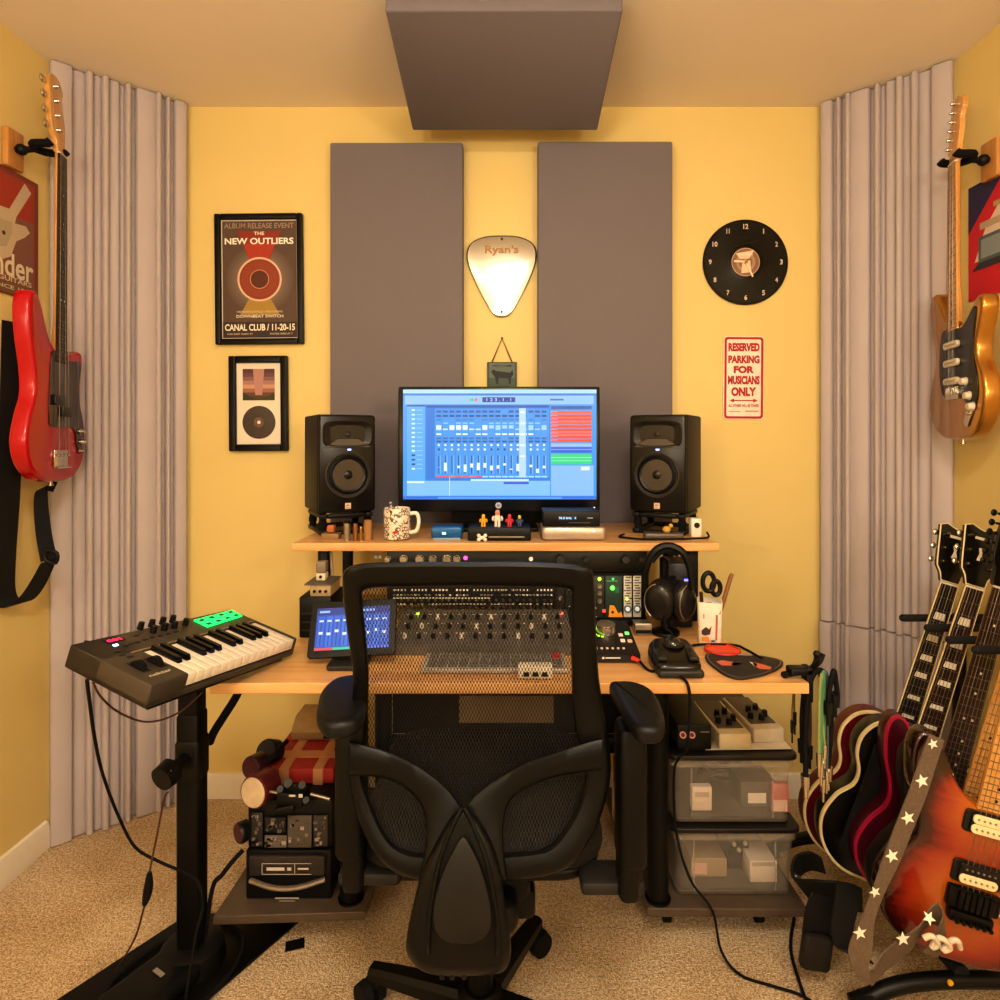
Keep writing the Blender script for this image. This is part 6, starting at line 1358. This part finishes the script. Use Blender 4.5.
G2 = guitar('electric_guitar', 'black single-cut guitar with cream binding and trapezoid inlays in the rack', 'guitar', gn(869, 871, 1.57, 971, .778), SINGLE, sc=.628, bridge=.150, heel=.39, bodym=BLK6, neckm=MAHO, boardm='#2c1810', inlay='block', inlc='#d8ceb8', binding=CREAMB, pickups=(('hum', .185, CHROME, (CHROME, CHROME)), ('hum', .275, CHROME, (CHROME, CHROME))), bridge_kind='stop', head='paul', headm=mat('black veneer', '#120f0d', .25), knobs=((.088, .06, .012, KBL), (.12, .085, .012, KBL)), th=.05)
G3 = guitar('electric_guitar', 'dark magenta double-cut guitar with rosewood neck behind the starred strap', 'guitar', gn(905, 893, 1.49, 1001, .783), SUPER, bodym=MAG, neckm=MAPLE, boardm='#33201a', binding=mat('magenta edge', '#a3183f', .3), pickups=(('hum', .175, BK, (BK, BK)), ('hum', .272, BK, (BK, BK))), bridge_kind='trem', head='super', headm=BLK6, knobs=((.10, .10, .010, KBL),), metal=mat('black hardware', '#1a1716', .28, .6))
G4 = guitar('electric_guitar', 'guitar with a plain maple neck, mostly hidden behind the sunburst guitar', 'guitar', gn(926, 922, 1.408, 1030, .783), STRAT, bodym=gmat('dark walnut lacquer', '#0c0605', .4, 0, .1), neckm=MAPLE, boardm=None, inlc='#2a1c12', pickups=(('single', .165, BK, None), ('single', .268, BK, None)), head='strat', knobs=((.09, .11, .010, KBL),))
G5 = guitar('electric_guitar', 'orange sunburst guitar with cream zebra pickups and black locking bridge, nearest in the rack', 'guitar', gn(942, 945, 1.345, 1046, .853), SUPER, bodym=burst_mat(), neckm=MAPLE, boardm=None, inlc='#1a1210', pickups=(('hum', .183, BK, (BK, CRC)), ('hum', .283, BK, (CRC, CRC))), bridge_kind='locking', head='super', headm=BLK6, knobs=((.10, .10, .010, KBL),), k=1.09, metal=mat('black hardware', '#1a1716', .28, .6))
# rack
RB = mat('rack tube black', '#121110', .4, .4); FOAM = mat('black foam', '#161413', .85, bump=.1)
T = Thing('guitar_rack', 'black tubular floor rack with foam pegs holding the leaning guitars', 'guitar rack', (1.12, 1.5, 0))
zr = .118
for x0_, x1_ in ((.905, 1.04), (1.10, 1.22)):
    pass
for x in (.99, 1.17): T.part('base_rail', MB().tube([(x, 1.33, .096), (x, 1.82, .096)], .017, 14, 2), FOAM)
T.part('upper_bar', MB().tube([(1.345, 1.34, .74), (1.345, 1.82, .74)], .014, 14, 2), FOAM)
for y in (1.335, 1.82):
    T.part('end_leg', MB().tube([(.775, y, .034), (.85, y, .065), (.95, y, .078), (1.1, y, .078), (1.24, y, .080), (1.31, y, .14), (1.345, y, .45), (1.345, y, .74)], .017, 12, 5), RB)
    T.part('foot', MB().tube([(.755, y, .022), (.80, y, .038)], .022, 12, 2), RUBB)
    T.part('rear_leg', MB().tube([(1.24, y, .08), (1.35, y, .02)], .013, 10, 2), RB)
    T.part('foot_pin', MB().cyl((.955, y-.016, .088), (.955, y-.020, .088), .006, n=14), mat('yellow pin', '#d8a81c', .4))
for G, px, py in ((G1, 903, 618), (G2, 928, 628), (G3, 950, 640), (G4, 976, 650)):     # each peg runs behind one neck
    zt_ = .745; lo_, hi_ = .3, 1.1
    for _ in range(40):
        mid_ = (lo_+hi_)/2; q = G.M @ V((0, 0, mid_))
        if q.z < zt_: lo_ = mid_
        else: hi_ = mid_
    y = q.y-.022; z_ = EYE-(py-CY)*y/F; a = V((X(px, y), y, z_))
    T.part('peg', MB().cyl(a, (1.345, y+.004, z_), .0095, n=14).ball(a, .0095), FOAM)
# starred strap
T = Thing('starred_strap', 'grey-brown strap with white stars draped over the sunburst guitar', 'strap', P(880, 965, 1.22))
pth = [((937, 737, 1.273), (8.5, 4)), ((928, 762, 1.263), (9, 4)), ((918, 792, 1.253), (9.5, 4)), ((905, 825, 1.248), (9.5, 4)), ((892, 858, 1.243), (9, 4)), ((878, 892, 1.238), (6.5, 4)), ((868, 920, 1.233), (7, 3)), ((861, 945, 1.228), (12, 4)), ((859, 965, 1.228), (11, 6)), ((866, 980, 1.238), (9, 8)), ((874, 975, 1.263), (3, 9))]
def strap_part(name, pth, mt, th=.003):
    pts = [P(*p) for p, _ in pth]; hw = [V((w[0]*p[2]/F, w[1]*.0010, -w[1]*p[2]/F)) for p, w in pth]; return T.part(name, MB().ribbon(pts, hw, th), mt)
SW = mat('starred webbing', '#6a5a4c', .75, var=.15, scale=160)
wb = strap_part('webbing', pth, SW)
strap_part('webbing_loop', [((872, 978, 1.263), (3, 14)), ((884, 962, 1.288), (5, 16)), ((900, 950, 1.283), (4, 19)), ((916, 937, 1.273), (2, 19)), ((926, 920, 1.268), (2, 18)), ((936, 914, 1.263), (3, 16)), ((944, 926, 1.258), (6, 14)), ((938, 942, 1.263), (8, 8)), ((930, 955, 1.268), (8, 5))], SW)
def strap_star(px, py, d, r, a, yw=0, tx=0): T.part('star', MB('#ece4d8').star(MX.Translation(P(px, py, d)) @ RZ(R(yw)) @ RX(R(90+tx)) @ RZ(R(a)), r), COLR, smooth=0)
for px, py, d, r, a in ((933, 744, 1.263, .012, 20), (922, 781, 1.251, .0155, 15), (908, 818, 1.244, .0155, 20), (892, 856, 1.238, .0155, 20), (875, 892, 1.232, .0125, 25), (860, 933, 1.222, .015, 10)): strap_star(px, py, d, r, a)
strap_star(903, 939, 1.255, .016, 5); strap_star(929, 918, 1.243, .014, -40, 0, -25)
for i, (px, py) in enumerate(((930, 941), (939, 945), (948, 948), (956, 945))): pass
T2 = Thing('knotted_lace', 'pale knotted lace tied at the foot of the sunburst guitar', 'lace', P(944, 946, 1.248))
T2.part('knot', MB().tube([P(924, 938, 1.243), P(932, 936, 1.238), P(938, 944, 1.243), P(932, 947, 1.248), P(938, 938, 1.243), P(946, 941, 1.238), P(950, 948, 1.243), P(943, 950, 1.248), P(951, 941, 1.243), P(958, 941, 1.238), P(960, 948, 1.248)], .0055), mat('pale lace', '#d8ccba', .7))
# black straps spilling by the rack
def black_strap(label, pth, th=.004):
    global T
    T = Thing('guitar_strap', label, 'strap', P(*pth[-1][0]), 'black straps by the rack'); strap_part('webbing', pth, mat('strap webbing', '#0f0c0b', .7, var=.2, scale=300), th); return T
t = black_strap('black strap looping from the wine red guitar to the carpet', [((824, 866, 1.52), (4, 10)), ((810, 861, 1.525), (3, 12)), ((797, 868, 1.54), (5, 14)), ((800, 886, 1.50), (9, 12)), ((818, 893, 1.46), (6, 18)), ((845, 897, 1.45), (4, 20)), ((862, 900, 1.45), (4, 16))], .006)
t.part('buckle', MB().box(P(797, 878, 1.50), (.020, .012, .014), RY(.5), .003), STEEL)
t = black_strap('black strap with a padded end hanging onto the carpet beside the bins', [((826, 896, 1.425), (15, 5)), ((819, 912, 1.415), (14, 4)), ((816, 935, 1.405), (14, 3))], .006)
t.part('padded_end', MB().box(P(816, 951, 1.395), (.068, .026, .082), RY(R(8)), .010), mat('padded strap end', '#1a1615', .6))
t = black_strap('black leather strap folded over the black guitar', [((884, 748, 1.508), (10, 4)), ((878, 770, 1.508), (11, 3)), ((868, 800, 1.509), (12, 3)), ((858, 826, 1.510), (12, 3)), ((850, 850, 1.512), (11, 3))])
for py in (788, 796): t.part('stud', MB().ball(P(870, py, 1.512), .004, 8), STEEL)
t = black_strap('black strap bunched on the carpet in front of the rack', [((850, 886, 1.41), (14, 8)), ((846, 905, 1.39), (13, 5)), ((842, 930, 1.375), (12, 4)), ((848, 952, 1.36), (12, 6)), ((868, 958, 1.35), (8, 9))])
single('floor_cable', MB().tube([V((.751, 1.60, .006)), V((.715, 1.54, .006)), V((.692, 1.49, .006)), V((.678, 1.43, .006)), V((.668, 1.36, .006)), V((.675, 1.26, .006))], .004), RUBB, 'black cable curling on the carpet in front of the bins', 'cable')
